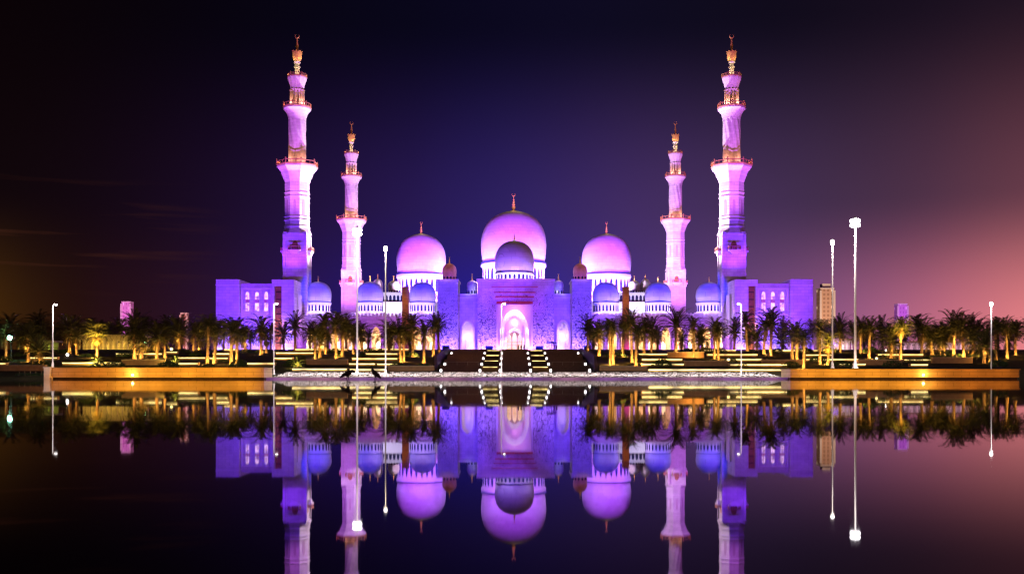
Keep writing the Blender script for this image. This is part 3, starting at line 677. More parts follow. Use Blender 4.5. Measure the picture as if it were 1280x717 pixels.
# ------------------------------------------------------------------ wings at both ends
def wing(side):
    D = 336; s = D / F
    if side < 0: e0, e1, c1, i1 = 271.5, 300.5, 341, 368.5; lab = 'violet block at the left end with three columns of lit windows'; wx = (309, 321, 332.5); sc = (344, 353)
    else: e0, e1, c1, i1 = 1014.5, 986.5, 946, 917.5; lab = 'violet block at the right end with three columns of lit windows'; wx = (978, 966.3, 954.6); sc = (943.5, 934.5)
    t = thing('wing_block', lab, 'building', (X((e0 + i1) / 2, D), D, TZ), 'end blocks of the mosque')
    ox = t.location.x; lx = lambda px: X(px, D) - ox; zz = lambda y: Z(y, D) - TZ
    m = MB(); m.box(lx(e0), lx(e1), -1.5, 16, 0, zz(350.5)); m.box(lx(e0), lx(e1), -1.7, 16.2, zz(350.5) + .003, zz(349.5)); m.build('end_wall', M['marble'], t)
    ea, eb = sorted((lx(e0), lx(e1)))
    m = MB(); m.box(ea - .12, eb + .12, -1.66, 16.1, zz(357), zz(356)); m.box(ea - .2, eb + .2, -1.75, 16.2, 0, 1.3); m.build('string_course', M['smooth'], t)
    xa, xb = sorted((lx(e1), lx(c1)))
    m = MB(); m.box(xa + .003, xb - .003, .5, 15, 0, zz(354)); m.build('middle_wall', M['marble'], t)
    # moulded white frame around the window field
    fa, fb = xa + .25, xb - .25; f0, f1 = zz(425), zz(359.5); w = .55
    m = MB(); m.prism([(fa, f0), (fa, f1), (fb, f1), (fb, f0), (fb - w, f0), (fb - w, f1 - w), (fa + w, f1 - w), (fa + w, f0)], -.1, .497); m.build('frame', M['smooth'], t)
    for px in wx:
        x = lx(px); ww = 6.4 * s
        for (ya, yb, arched) in ((373.5, 364.5, True), (388, 378.5, False)):
            o_, i_ = (arch(x, ww, zz(ya) - .2, zz(368.5), zz(yb) + .25), arch(x, ww - .5, zz(ya), zz(368.8), zz(yb))) if arched else \
                     ([(x - ww / 2, zz(ya) - .2), (x - ww / 2, zz(yb) + .2), (x + ww / 2, zz(yb) + .2), (x + ww / 2, zz(ya) - .2)], [(x - ww / 2 + .25, zz(ya)), (x - ww / 2 + .25, zz(yb)), (x + ww / 2 - .25, zz(yb)), (x + ww / 2 - .25, zz(ya))])
            p = MB(); p.prism(i_, .35, .49); wo = p.build('window', M['lit'], t)
            fr = MB(); fr.prism(o_ + i_[::-1], .2, .495); fr.build('frame', M['smooth'], wo)
            mu = MB(); mu.box(x - .06, x + .06, .28, .345, zz(ya), zz(yb) - .1); mu.build('mullion', M['rose'], wo)
            for q in range(1, 5): gr = MB(); zq = zz(ya) + (zz(yb) - zz(ya)) * .8 * q / 5; gr.box(x - ww / 2 + .26, x + ww / 2 - .26, .22, .278, zq - .05, zq + .05); gr.build('grille_bar', M['rose'], wo)
        sp = MB(); sp.box(x - ww / 2 + .15, x + ww / 2 - .15, .3, .495, zz(377.6), zz(374.4)); sp.build('spandrel', M['rose'], t)
    ia, ib = sorted((lx(c1), lx(i1))); s0, s1 = sorted((lx(sc[0]), lx(sc[1])))
    m = MB(); m.prism([(ia, 0), (ia, zz(350.5)), (ib, zz(350.5)), (ib, 0), (s1, 0), (s1, zz(357.5)), (s0, zz(357.5)), (s0, 0)], -1.2, .9); m.box(ia, ib, .903, 10.5, 0, zz(350.5)); m.box(ia, ib, -1.4, 10.7, zz(350.5) + .003, zz(349.7)); m.build('inner_wall', M['marble'], t)
    m = MB(); m.box(s0 + .004, s1 - .004, .2, .9, 0, zz(357.5) - .004); scr = m.build('screen', M['brown'], t)
    for k in range(9):
        z0 = .6 + k * (zz(359) / 9); MB().box(s0 + .3, s1 - .3, .05, .196, z0, z0 + .35).build('slat', M['darkstone'], scr)
    for q in (0, 1): point((ox + (s0 + s1) / 2, D - 3.0, TZ + .6 + q * 7), (1.0, .42, .10), 1100, .2)  # warm lights added so the screen stays brown under the floods
    # lower link towards the arcade, lit on its inner face
    l0, l1 = sorted((lx(i1), X(376.5 if side < 0 else 908, D + 9) - ox))
    m = MB(); m.box(l0, l1, 4, 16, 0, zz(366) if side < 0 else zz(366)); m.build('link_wall', M['smooth'], t)
wing(-1); wing(1)

# ------------------------------------------------------------------ far towers
def far_tower(px0, px1, y0, D, mat, label, crown):
    t = thing('tower_block', label, 'tower', (X((px0 + px1) / 2, D), D, 8), 'far towers')
    w = X(px1, D) - X(px0, D); h = Z(y0, D) - 8
    MB().box(-w / 2, w / 2, -w / 2, w / 2, 0, h).build('tower_wall', mat, t)
    q = MB(); q.box(-w * .52, w * .52, -w * .52, w * .52, h + .003, h + 1.2)
    if crown: q.box(-w * .3, w * .3, -w * .3, w * .3, h + 1.203, h + 5)
    q.build('roof', M['steel'], t)
    for k in (-1, 1): f = MB(); f.box(k * w * .5 - .8, k * w * .5 + .8, -w * .5 - 1.2, -w * .5 + .4, 0, h - 1); f.build('fin', M['steel'], t)
    return t
far_tower(1023, 1040, 362, 900, tower_mat('tan_tower', (.55, .38, .28), (.34, .22, .16), (1.0, .72, .48), .93, .9, (3.4, 3.6)), 'tan lit apartment tower beyond the right wing', True)
far_tower(1120, 1132, 381, 1000, tower_mat('purple_tower', (.55, .3, .58), (.38, .16, .44), (.85, .3, 1.0), .8, .7, (2.6, 4.0)), 'thin purple lit tower above the right hand palms', False)
far_tower(154, 165, 378.5, 1000, tower_mat('pink_tower', (.6, .36, .56), (.42, .2, .42), (1.0, .42, .95), .8, .7, (2.6, 4.0)), 'thin pink lit tower above the left hand palms', False)
far_tower(227, 235, 392.5, 900, tower_mat('dim_tower', (.3, .16, .14), (.05, .03, .04), (1.0, .5, .45), .55, .8, (2.2, 3.2)), 'low dim reddish tower just left of the left block', False)
for px, c in ((1031, (1.0, .62, .42)), (1126, (.7, .2, 1.0)), (159.5, (1.0, .3, .9)), (231, (1.0, .4, .4))):
    D = 860 if px in (1031, 231) else 960
    spot((X(px, D - 60), D - 60, 10), (X(px, D + 40), D + 40, 55), c, 700000, 50)

# ------------------------------------------------------------------ stairs
def stairs():
    prof = []; D, z = 252.0, 1.45
    for f in range(4):
        for k in range(11):
            prof.append((D, z)); z += (TZ + .02 - 1.45) / 44; prof.append((D, z)); D += .36
        D += 10.3
    end = 311.5
    poly = prof + [(end, TZ + .02), (end, TZ - 3), (252.0, .6)]
    def flight(name, x0, x1, lab):
        n = len(poly); vs = [(XC + x0, y, z) for y, z in poly] + [(XC + x1, y, z) for y, z in poly]
        fs = [tuple(range(n)), tuple(range(2 * n - 1, n - 1, -1))] + [(i, i + n, (i + 1) % n + n, (i + 1) % n) for i in range(n)]
        o = MB().add(vs, fs).build(name, M['step'])
        return tag(o, lab, 'staircase', 'flights of the grand staircase')
    flight('staircase', -18.4, -8.2, 'broad dark flight of stairs left of both stepped planters')
    flight('staircase', -4.0, 4.0, 'narrower dark middle flight of stairs leading straight to the bright gate arch')
    flight('staircase', 8.2, 18.4, 'broad dark flight of stairs right of both stepped planters')
    # stepped planters between the flights
    for sx in (-1, 1):
        t = thing('stepped_planter', 'stepped dark planter with glowing ledges %s of the middle stairs' % ('left' if sx < 0 else 'right'), 'planter', (XC + sx * 6.1, 252, 1.0), 'stepped planters on the stairs')
        for k in range(4):
            y0 = k * 14.6; z1 = 1.75 + k * 1.7
            MB().box(-2.0, 2.0, y0, y0 + 14.55, -.4, z1).build('tier', M['darkstone'] if k else M['tan'], t)  # lowest tier is painted tan to stand for orange light on it
            c = MB(); c.box(-2.05, 2.05, y0 - .25, y0 + .5, z1 + .003, z1 + .22); c.build('coping', M['sand'], t)
            l = MB(); l.box(-1.7, 1.7, y0 - .12, y0 - .003, z1 - .13, z1 - .003); l.build('light_strip', M['led'], t)
        # step lights down both edges
        for ex, en in ((-2.45 * sx, 'outer' if sx > 0 else 'outer'), (2.45 * sx, 'inner')):
            pass
    ordn = ('lowest', 'second lowest', 'second highest', 'highest')
    proto = None
    def light(x, k, lab):
        nonlocal proto
        y = 251.6 + k * 14.6; z = 1.45 + k * 1.69
        if proto is None:
            t = thing('step_light', '', 'step light', (0, 0, 0), 'white step lights along the stairs')
            m = MB(); m.box(-.32, .32, 0, 5.0, 0, .55); m.prism([(-.32, .55), (.32, .55), (.22, .75), (-.22, .75)], 0, 5.0); m.build('housing', M['smooth'], t)
            q = MB(); q.prism([(-.24, .12), (.24, .12), (.24, .55), (.16, .75), (-.16, .75), (-.24, .55)], -.14, -.004); q.build('lens', M['ledw'], t)
            proto = t
        o = proto if not proto['label'] else copy_tree(proto)
        o.location = (XC + x, y, z); o['label'] = lab
    for sx, sn in ((-1, 'left'), (1, 'right')):
        for k in range(4):
            light(sx * 8.55, k, '%s white step light on the outer edge of the %s stepped planter' % (ordn[k], sn))
            light(sx * 3.7, k, '%s white step light on the inner edge of the %s stepped planter' % (ordn[k], sn))
            if k != 2: light(sx * 18.0, k, '%s white step light at the far %s edge of the staircase' % (ordn[k], sn))
    for x, D, z, lab in ((611.5, 311, 1.35, 'small blue lit planter box at the head of the left stepped planter'), (674.5, 311, 1.35, 'small blue lit planter box at the head of the right stepped planter'),
                         (557, 313, 1.5, 'small blue lit planter box under the tower left of the gate'), (734.5, 313, 1.5, 'small blue lit planter box under the tower right of the gate')):
        t = thing('planter_box', lab, 'planter', (X(x, D), D + 1, TZ), 'blue lit planter boxes')
        MB().box(-1.05, 1.05, -.8, .8, .02, z - .2).build('box', M['blue'], t)
        MB().box(-1.15, 1.15, -.9, .9, z - .197, z).build('rim', M['blue'], t)
    # railings (thin posts) across the stairs
    for x0, x1, k, lab in ((-17.6, -9.4, 1, 'thin steel handrail across the left stairs'), (9.4, 17.6, 1, 'thin steel handrail across the right stairs')):
        t = thing('handrail', lab, 'handrail', (XC, 252 + 14.6 - .6, 1.45 + 1.69 * k), 'stair handrails')
        m = MB(); m.tube([(x0, 0, 1.0), (x1, 0, 1.0)], .04, 6); m.build('rail', M['steel'], t)
        for q in range(4): m = MB(); x = x0 + .05 + (x1 - x0 - .1) * q / 3; m.tube([(x, 0, 0), (x, 0, .97)], .045, 6); m.build('post', M['steel'], t)
stairs()
def side_walls():
    for sx, sn in ((-1, 'left'), (1, 'right')):
        m = MB(); Ds = [195 + 5 * k for k in range(24)]
        vs, fs = [], []
        for D in Ds:
            c = corr(D); top = slope(D) + .35
            for dx, zz_ in ((.0, .5), (.6, .5), (.6, top), (.0, top)): vs.append((XC + sx * (c + dx), D, zz_))
        for i in range(len(Ds) - 1):
            for k in range(4): fs.append((i * 4 + k, i * 4 + (k + 1) % 4, i * 4 + 4 + (k + 1) % 4, i * 4 + 4 + k))
        fs += [(0, 1, 2, 3), tuple(len(vs) - 4 + k for k in range(4))]
        tag(m.add(vs, fs).build('retaining_wall', M['darkstone']), 'sloping dark retaining wall along the %s side of the stairs' % sn, 'wall', 'retaining walls beside the stairs')
side_walls()

# ------------------------------------------------------------------ lit planter ledges on the slopes
LEDGES = [  # px0, px1, py of the bright line, height of the face in m, material
 (-6, 8, 455, .5), (38, 72, 448, .45), (78, 152, 454.5, .5), (145, 203, 443, .5), (223, 257, 448, .5), (223, 248, 455, .45), (208, 222, 441, .4),
 (280, 298, 437.6, .4), (266, 287, 443, .4), (262, 285, 448.5, .4), (309, 344, 455, .5), (345, 392, 442, .45), (343, 366, 448.5, .5), (369, 434, 437.6, .5),
 (365, 434, 462, 1.0), (436, 469, 455.5, .5), (457, 511, 437.4, .4), (457, 497, 443, .45), (440, 497, 449, .5), (471, 497, 455.8, .5), (437, 482, 462.5, .95),
 (796, 835, 443.5, .45), (802, 853, 450, .5), (802, 855, 456, .5), (810, 985, 462.8, .95), (880, 920, 438.6, .5), (884, 947, 444, .5), (909, 952, 450, .5),
 (912, 984, 456.5, .5), (969, 1044, 438.8, .4), (1007, 1040, 444.5, .4), (1007, 1073, 450, .5), (1048, 1082, 456, .5), (1097, 1154, 444, .45), (1130, 1165, 450.5, .45), (1138, 1160, 456.5, .4)]
BROWNS = [(383, 434, 449.5, 455.5), (485, 542.5, 458, 465), (750, 809, 458.3, 465), (835, 880, 440.5, 447), (856, 911, 451.5, 457.5), (953, 1005, 450, 456), (1073, 1128, 450, 456), (1166, 1216, 447, 454), (152, 205, 450, 456), (0, 56, 457, 463)]
def ledges():
    names = []
    for i, (a, b, y, h) in enumerate(LEDGES):
        D = depth_at((a + b) / 2, y + 1.5); x0, x1 = X(a, D), X(b, D); zt = Z(y - 1.4, D)
        px = (a + b) / 2
        lm = nearest_mark(px)
        tier = 'waterside' if y > 460 else 'lowest' if y > 453 else 'second' if y > 446.5 else 'third' if y > 440.5 else 'top'
        size = 'long' if b - a > 48 else 'short' if b - a < 25 else 'medium'
        t = thing('planter_ledge', '%s glowing %s ledge on %s tier %s' % (size, 'yellow' if y > 460 else 'cream', tier, lm), 'planter', ((x0 + x1) / 2, D, zt - h - 1.2), 'glowing planter ledges')
        w = (x1 - x0) / 2; H = h + 1.2
        MB().box(-w, w, 0, 1.0, 0, H).build('wall', M['sand'] if y > 460 else M['tan'], t)
        MB().box(-w - .08, w + .08, -.28, 1.05, H + .003, H + .16).build('coping', M['sand'], t)
        hh = .22 if y < 460 else .24
        MB().box(-w + .1, w - .1, -.24, -.12, H - hh * .8, H - .004).build('light_strip', M['led'], t)
    for i, (a, b, y0, y1) in enumerate(BROWNS):
        D = depth_at((a + b) / 2, y1); D = max(D, 186) if y1 < 462 else 192; x0, x1 = X(a, D), X(b, D)
        t = thing('planter_wall', 'plain brown planter wall without lights %s' % nearest_mark((a + b) / 2), 'planter', ((x0 + x1) / 2, D, Z(y1 + 2, D)), 'plain brown planter walls')
        w = (x1 - x0) / 2; H = Z(y0, D) - Z(y1 + 2, D)
        MB().box(-w, w, 0, 1.0, 0, H).build('wall', M['tan'], t)
        MB().box(-w - .06, w + .06, -.15, 1.05, H + .003, H + .15).build('coping', M['sand'], t)
MARKS = [(0, 'at the left picture edge'), (66, 'by the leftmost lamp post'), (122, 'by the golden lit palm'), (159, 'under the thin pink tower'), (231, 'under the low reddish tower'), (285, 'below the left block end wall'), (321, 'below the left block windows'),
         (343, 'beside the lamp before the left block'), (372, 'below the left near minaret'), (397, 'below the leftmost blue dome'), (440, 'below the left far minaret'), (482, 'beside the tall amber lit lamp post'), (507, 'below the left brown pylon'), (541, 'beside the left stairs'),
         (748, 'beside the right stairs'), (782, 'below the right brown pylon'), (823, 'below the middle right blue dome'), (845, 'below the right far minaret'), (887, 'below the rightmost blue dome'), (927, 'beside the lamp before the right block'), (940, 'below the right block screen'), (966, 'below the right block windows'), (1000, 'below the right block end wall'),
         (1031, 'under the tan tower'), (1068, 'by the dazzling tall lamp'), (1126, 'under the thin purple tower'), (1180, 'between purple tower and rightmost lamp'), (1238, 'by the rightmost lamp post'), (1275, 'at the right picture edge')]
def nearest_mark(px): return min(MARKS, key=lambda m: abs(m[0] - px))[1]
ledges()

# ------------------------------------------------------------------ ochre platform walls in the water, kerb, pebble bank
def platform(px0, px1, ytop, D, lab, lamp_px, sx):
    x0, x1 = X(px0, D), X(px1, D); zt = Z(ytop, D)
    t = thing('platform_wall', lab, 'wall', ((x0 + x1) / 2, D, 0), 'ochre walls at the water')
    w = (x1 - x0) / 2
    MB().box(-w, w, 0, 5, .26, zt - .12).build('wall', M['orange'], t)
    MB().box(-w + .1, w - .1, .35, 4.8, -.6, .257).build('plinth', M['darkstone'], t)
    MB().box(-w - .12, w + .12, -.14, 5.1, zt - .117, zt).build('coping', M['orange'], t)
    xl = X(lamp_px, D) - t.location.x
    q = MB(); q.lathe([(.16, -.02), (.16, .1)], 12); o = q.build('wall_lamp', M['ledo'], t); o.location = (xl, -.02, .6); o.rotation_euler = (R(90), 0, 0)
    point((X(lamp_px, D), D - .9, .75), (1.0, .62, .12), 170, .12)
    n = int((x1 - x0) / 4.2)
    for k in range(n):
        xx = x0 + (x1 - x0) * (k + .5) / n
        dim = sx * (xx - X(lamp_px, D)) > 1.5
        point((xx, D - 2.6, .55), (1.0, .34, .03) if dim else (1.0, .46, .045), 170 if dim else 400, .2)
    return t
platform(60, 330, 459, 147.5, 'long ochre lit wall standing in the water on the left', 166, -1)
platform(988, 1274, 461, 147.5, 'long ochre lit wall standing in the water on the right', 1154, 1)
D = 147
for xx in (-64, -68.5): point((xx, 185, 1.7), (1.0, .42, .04), 2600, .2)
o = thing('wall_pier', 'pale square pier at the left end of the left ochre wall', 'pier', (X(59.2, D), D - .2, 0))
MB().box(-.42, .42, 0, 1.4, -.6, Z(458.4, D) - .15).build('shaft', M['smooth'], o); MB().box(-.5, .5, -.08, 1.48, Z(458.4, D) - .147, Z(458.4, D)).build('cap', M['smooth'], o)
point((X(58, D), D - 2.5, 2.0), WHITE, 60)
def bank():
    D = 149.6; a, b = X(331, D), X(987, D)
    t = MB(); t.box(a, b, D - .35, D + .25, -.6, .25)
    tag(t.build('pool_kerb', M['smooth']), 'low pale kerb between the water and the pebble bank', 'kerb')
    r = random.Random(3); m = MB()
    for k in range(7000):
        x = r.uniform(a, b); y = 151.2 + 13.3 * r.random(); z = slope(y) + .02; q = r.uniform(.05, .15) * (1.6 if r.random() < .06 else 1)
        vs = [(x + q * dx * r.uniform(.7, 1.3), y + q * dy * r.uniform(.7, 1.3), z + q * dz * r.uniform(.5, .9)) for dx, dy, dz in ((1, 0, 0), (0, 1, 0), (-1, 0, 0), (0, -1, 0), (0, 0, 1), (0, 0, -1))]
        m.add(vs, [(0, 1, 4), (1, 2, 4), (2, 3, 4), (3, 0, 4), (1, 0, 5), (2, 1, 5), (3, 2, 5), (0, 3, 5)], True)
    o = m.build('pebbles', M['pebble']); o['kind'] = 'stuff'; o['label'] = 'white pebbles covering the bank along the pool'; o['category'] = 'pebbles'
    for k in range(13):
        px = 350 + k * 51.5
        point((X(px, 148), 146.8, .5), ((.50, .16, 1.0), (1.0, .42, .8), (.62, .25, 1.0))[k % 3], 95, .25)  # unseen lights added over the water to tint the kerb violet and pink
        for q in (0, 25): point((X(px + q, 157), 157.5, 2.3), (1.0, .86, .86), 330, .2)
bank()

# ------------------------------------------------------------------ lamp posts
def lamp_post(px, ytop, ybase, D, r, kind, lab, power, col=WHITE):
    z0 = slope(D) if not (px < 330 or px > 988) or D > 155 else Z(459.5, 147.5)
    zt = Z(ytop, D)
    t = thing('lamp_post', lab, 'lamp post', (X(px, D), D, z0), 'lamp posts by the pool'); h = zt - z0
    MB().lathe([(r * 2.4, 0), (r * 2.4, .12), (r * 1.7, .16), (r * 1.5, .7), (r, .8)], 14).build('base', M['steel'], t)
    MB().tube([(0, 0, .5), (0, 0, h * .5), (0, 0, h - .2)], [r, r * .85, r * .65], 10).build('pole', M['steel'], t)
    if kind == 'mast':
        m = MB(); m.lathe([(.2, h - 1.1), (.42, h - .8), (.42, h + .2), (.2, h + .5), (.05, h + .7)], 20); hd = m.build('lamp_head', M['steel'], t)
        for k in range(14):
            a = 2 * PI * k / 7; q = MB(); q.ball((.48 * math.cos(a), .48 * math.sin(a), h - .62 + .62 * (k // 7)), .29, 10, 8); q.build('lens', M['lampl'], hd)
    elif kind == 'globe':
        m = MB(); m.lathe([(.1, h - .5), (.26, h - .3), (.30, h - .12)], 14); hd = m.build('lamp_head', M['steel'], t)
        q = MB(); q.ball((0, 0, h + .12), .30, 14, 10); q.build('lens', M['lampsm'], hd)
    else:
        sx = 1 if kind == 'right' else -1
        m = MB(); m.tube([(0, 0, h - .3), (sx * .1, 0, h - .04), (sx * .25, 0, h)], .05, 8); m.box(min(sx * .2, sx * .62), max(sx * .2, sx * .62), -.14, .14, h - .06, h + .06); hd = m.build('lamp_head', M['steel'], t)
        q = MB(); q.box(min(sx * .28, sx * .6), max(sx * .28, sx * .6), -.12, .12, h - .17, h - .063); q.build('lens', M['lampsm'], hd)
    point((X(px, D) + (1.4 if kind == 'right' else -1.4 if kind == 'left' else 0), D - 1.0, zt - .6), col, power, .3)
    point((X(px, D) , D - 2.2, z0 + .35), (1.0, .80, .76), (220 if kind == 'mast' or px < 100 else 45) * (h / 10), .15)                # added light that brightens the pole from below
    return t
lamp_post(66, 380, 459, 150.5, .11, 'right', 'white lamp post rising from the left ochre wall, leftmost of all', 2500)
lamp_post(342.3, 379, 466, 160, .09, 'right', 'slim lamp post with short arm in front of the left block', 1500)
lamp_post(446.5, 287.5, 466, 163, .15, 'mast', 'tall mast with dazzling head in front of the left far minaret', 12000)
lamp_post(482, 310.5, 466, 160, .12, 'globe', 'tall amber lit post with round head right of the left far minaret', 3000, (1.0, .8, .6))
lamp_post(626.8, 379, 466, 160, .09, 'right', 'slim dark lamp post standing before the gate arch', 1500)
lamp_post(926.5, 379, 466, 160, .09, 'left', 'slim lamp post in front of the right block screen', 1500)
lamp_post(1040.5, 303, 460, 151.5, .12, 'globe', 'tall post with round bright head just left of the dazzling mast', 4000, (1.0, .84, .8))
lamp_post(1069, 276, 460, 151, .19, 'mast', 'tallest thick white mast with the most dazzling head, on the right', 16000)
lamp_post(1239, 380, 460, 185, .12, 'globe', 'lamp post with round bright head near the right picture edge', 3000)
def floodlamp(px, py, D, mat, lab, col, p, r=.45):
    t = thing('ground_floodlight', lab, 'floodlight', (X(px, D), D, slope(D)), 'low garden floodlights')
    h = max(.5, Z(py, D) - slope(D))
    MB().lathe([(.16, 0), (.10, .1), (.08, h - .3)], 10).build('stand', M['darksteel'], t)
    m = MB(); m.lathe([(.1, h - r), (r, h - r * .5), (r * 1.05, h + r * .7), (r * .3, h + r)], 12); hd = m.build('housing', M['darksteel'], t)
    q = MB(); q.ball((0, -r * .75, h), r * .7, 12, 8); q.build('lens', mat, hd)
    point((X(px, D), D - 1.6, slope(D) + h), col, p, .2)
floodlamp(14, 422, 235, M['green'], 'dazzling greenish lamp among the leftmost palms', (.4, 1.0, .6), 900, .8)
floodlamp(85, 443, 250, M['lampsm'], 'small pinkish floodlight on the lawn left of the golden palm', (1.0, .7, .6), 250)
floodlamp(182, 428, 290, M['green'], 'small green floodlight right of the thin pink tower', (.4, 1.0, .5), 200, .5)
floodlamp(215, 436, 280, M['led'], 'small round yellow floodlight below the reddish tower', (1.0, .85, .4), 150, .6)
floodlamp(910, 450.5, 225, M['led'], 'small yellow floodlight below the right block', (1.0, .9, .5), 120, .45)
floodlamp(1107, 438, 280, M['lampsm'], 'small warm floodlight left of the golden palm on the right bank', (1.0, .8, .5), 120, .4)
floodlamp(1095, 450, 232, M['led'], 'small yellow floodlight beside the dazzling mast', (1.0, .85, .4), 120, .4)

# ------------------------------------------------------------------ low lit pavilions behind the palms
def pavilion(px0, px1, y0, D, lab, mat, col, p, n):
    t = thing('garden_pavilion', lab, 'pavilion', (X((px0 + px1) / 2, D), D, TZ), 'low pavilions behind the palms')
    w = (X(px1, D) - X(px0, D)) / 2; h = Z(y0, D) - TZ; k = 2 * w / n
    m = MB(); arch_wall(m, -w, w, 0, h - .5, [(-w + k * (i + .5), k * .6, h * .45, h * .72) for i in range(n)], 0, .6); m.build('arched_wall', mat, t)
    MB().box(-w - .4, w + .4, -.5, 7.5, h - .497, h).build('roof', M['sand'], t)
    MB().box(-w, w, 5, 5.6, 0, h - .5).build('rear_wall', mat, t)
    for i in range(max(2, n // 3)):
        xx = X(px0, D) + 2 * w * (i + .5) / max(2, n // 3)
        point((xx, D + 3, TZ + 1.2), col, p, .3); point((xx, D - 3.5, TZ + .4), col, p * .8, .3)
pavilion(98, 178, 418, 316, 'long yellow lit garden pavilion behind the golden palm', M['sand'], (1.0, .74, .14), 420, 12)
pavilion(22, 64, 425, 322, 'low greenish lit pavilion behind the leftmost lamp post', M['sand'], (.55, .9, .12), 160, 6)
pavilion(1042, 1066, 423, 322, 'pale pink lit garden pavilion behind the dazzling mast', M['smooth'], (1.0, .6, .6), 420, 5)
pavilion(1128, 1222, 426, 322, 'long dim pink pavilion behind the right hand palms', M['smooth'], (1.0, .5, .75), 200, 12)

# ------------------------------------------------------------------ palms
def palm_crown(seed, n, L, droop):
    r = random.Random(seed); m = MB()
    for i in range(n):
        az = i * 2.39996 + r.uniform(-.25, .25); u = (i + .5) / n
        el = R(84 - 92 * u ** .9 + r.uniform(-7, 7)); Lf = L * (r.uniform(.85, 1.12)) * (.72 + .28 * math.sin(PI * min(1, u + .25)))
        p = Vector((.12 * math.cos(az), .12 * math.sin(az), .1 - .5 * u)); pts = [p.copy()]; ns = 9; e = el
        for k in range(ns):
            e -= R(droop) * (k + 1) / ns / ns * 2.0
            p = p + Vector((math.cos(az) * math.cos(e), math.sin(az) * math.cos(e), math.sin(e))) * (Lf / ns); pts.append(p.copy())
        # stem
        vs, fs = [], []
        for k, q in enumerate(pts):
            w = .05 * (1 - k / (ns + 1)); sd = Vector((-math.sin(az), math.cos(az), 0)) * w
            vs += [q - sd, q + sd, q - Vector((0, 0, w * 1.3))]
        for k in range(ns):
            b = 3 * k
            fs += [(b, b + 1, b + 4, b + 3), (b + 1, b + 2, b + 5, b + 4), (b + 2, b, b + 3, b + 5)]
        m.add(vs, fs)
        nl = 20
        for k in range(2, nl):
            t = k / nl * ns; i0 = min(int(t), ns - 1); q = pts[i0].lerp(pts[i0 + 1], t - i0); d = (pts[i0 + 1] - pts[i0]).normalized()
            sd = Vector((-math.sin(az), math.cos(az), 0)); up = sd.cross(d).normalized() * -1
            if up.z < 0: up = -up
            ll = L * .14 * math.sin(PI * (.12 + .80 * k / nl)) ** .7 * r.uniform(.8, 1.15)
            for sg in (-1, 1):
                dr = (sd * sg * .80 + d * .62 + up * r.uniform(.05, .40)).normalized(); wv = d * .035 + up * .02
                tip = q + dr * ll - Vector((0, 0, ll * .12)); mid = q + dr * ll * .5
                m.add([q - wv, q + wv, mid + wv * 1.2, tip, mid - wv * 1.2], [(0, 1, 2, 3, 4)])
    return m
def palm_trunk(seed, H, r0):
    r = random.Random(seed); m = MB(); n = int(H / .28); prof = []
    lean = (r.uniform(-.25, .25), r.uniform(-.2, .2))
    seg = 12; vs, fs = [], []
    for i in range(2 * n + 1):
        u = i / (2 * n); rr = r0 * (1.25 - .35 * min(1, u * 4) + (.10 if u > .93 else 0)) * (1.10 if i % 2 else .92)
        for k in range(seg):
            a = 2 * PI * (k + (i // 2 % 2) * .5) / seg
            q = rr * (1 + (.12 if (k + i // 2) % 2 and i % 2 else 0))
            vs.append((lean[0] * u * u + q * math.cos(a), lean[1] * u * u + q * math.sin(a), H * u))
    for i in range(2 * n):
        for k in range(seg): k2 = (k + 1) % seg; fs.append((i * seg + k, i * seg + k2, (i + 1) * seg + k2, (i + 1) * seg + k))
    fs.append(tuple(2 * n * seg + k for k in range(seg)))
    m.add(vs, fs); return m, lean
PH = 7.0
CROWN = [palm_crown(s, n, L, dr).mesh('crown', M['leaf']) for s, n, L, dr in ((1, 44, 3.6, 60), (2, 50, 3.8, 78), (3, 40, 3.5, 50), (4, 52, 3.7, 88))]
BIGC = [palm_crown(s, 48, 3.6, dr).mesh('crown', M['leaf']) for s, dr in ((11, 70), (12, 80))]
TRUNK = [(lambda q: (q[0].mesh('trunk', M['trunk']), q[1]))(palm_trunk(s, PH, .30)) for s in (5, 6, 7, 8)]
def dry_skirt(seed):
    r = random.Random(seed); m = MB()
    for i in range(15):
        az = i * 2.39996 + r.uniform(-.3, .3); el = R(r.uniform(-38, -4)); p = Vector((0, 0, r.uniform(-.75, -.3))); L = r.uniform(1.3, 2.3); pts = [p.copy()]
        for k in range(5):
            el -= R(11); p = p + Vector((math.cos(az) * math.cos(el), math.sin(az) * math.cos(el), math.sin(el))) * L / 5; pts.append(p.copy())
        m.tube(pts, [.045, .04, .03, .025, .02, .008], 4, False)
        sd = Vector((-math.sin(az), math.cos(az), 0))
        for k in range(1, 6):
            for q in (0, .5):
                b = pts[k - 1].lerp(pts[k], q); d = (pts[k] - pts[k - 1]).normalized()
                for sg in (-1, 1):
                    tip = b + sd * sg * r.uniform(.2, .42) + d * r.uniform(.25, .4) - Vector((0, 0, r.uniform(.02, .2))); m.add([b, b + d * .09, tip], [(0, 1, 2)])
    return m
DRY = [dry_skirt(s).mesh('dry_fronds', M['leafdry']) for s in (41, 42, 43)]
SMALLC = [palm_crown(s, 26, 1.5, 55).mesh('crown', M['leaf']) for s in (21, 22)]
used_labels = set()
def uniq(base, alts):
    for a in alts:
        l = (base + ' ' + a).strip()
        if l not in used_labels: used_labels.add(l); return l
    raise ValueError(base)
ORD = ['first', 'second', 'third', 'fourth', 'fifth', 'sixth', 'seventh', 'eighth', 'ninth', 'tenth', 'eleventh', 'twelfth', 'thirteenth', 'fourteenth', 'fifteenth', 'sixteenth', 'seventeenth', 'eighteenth', 'nineteenth', 'twentieth']
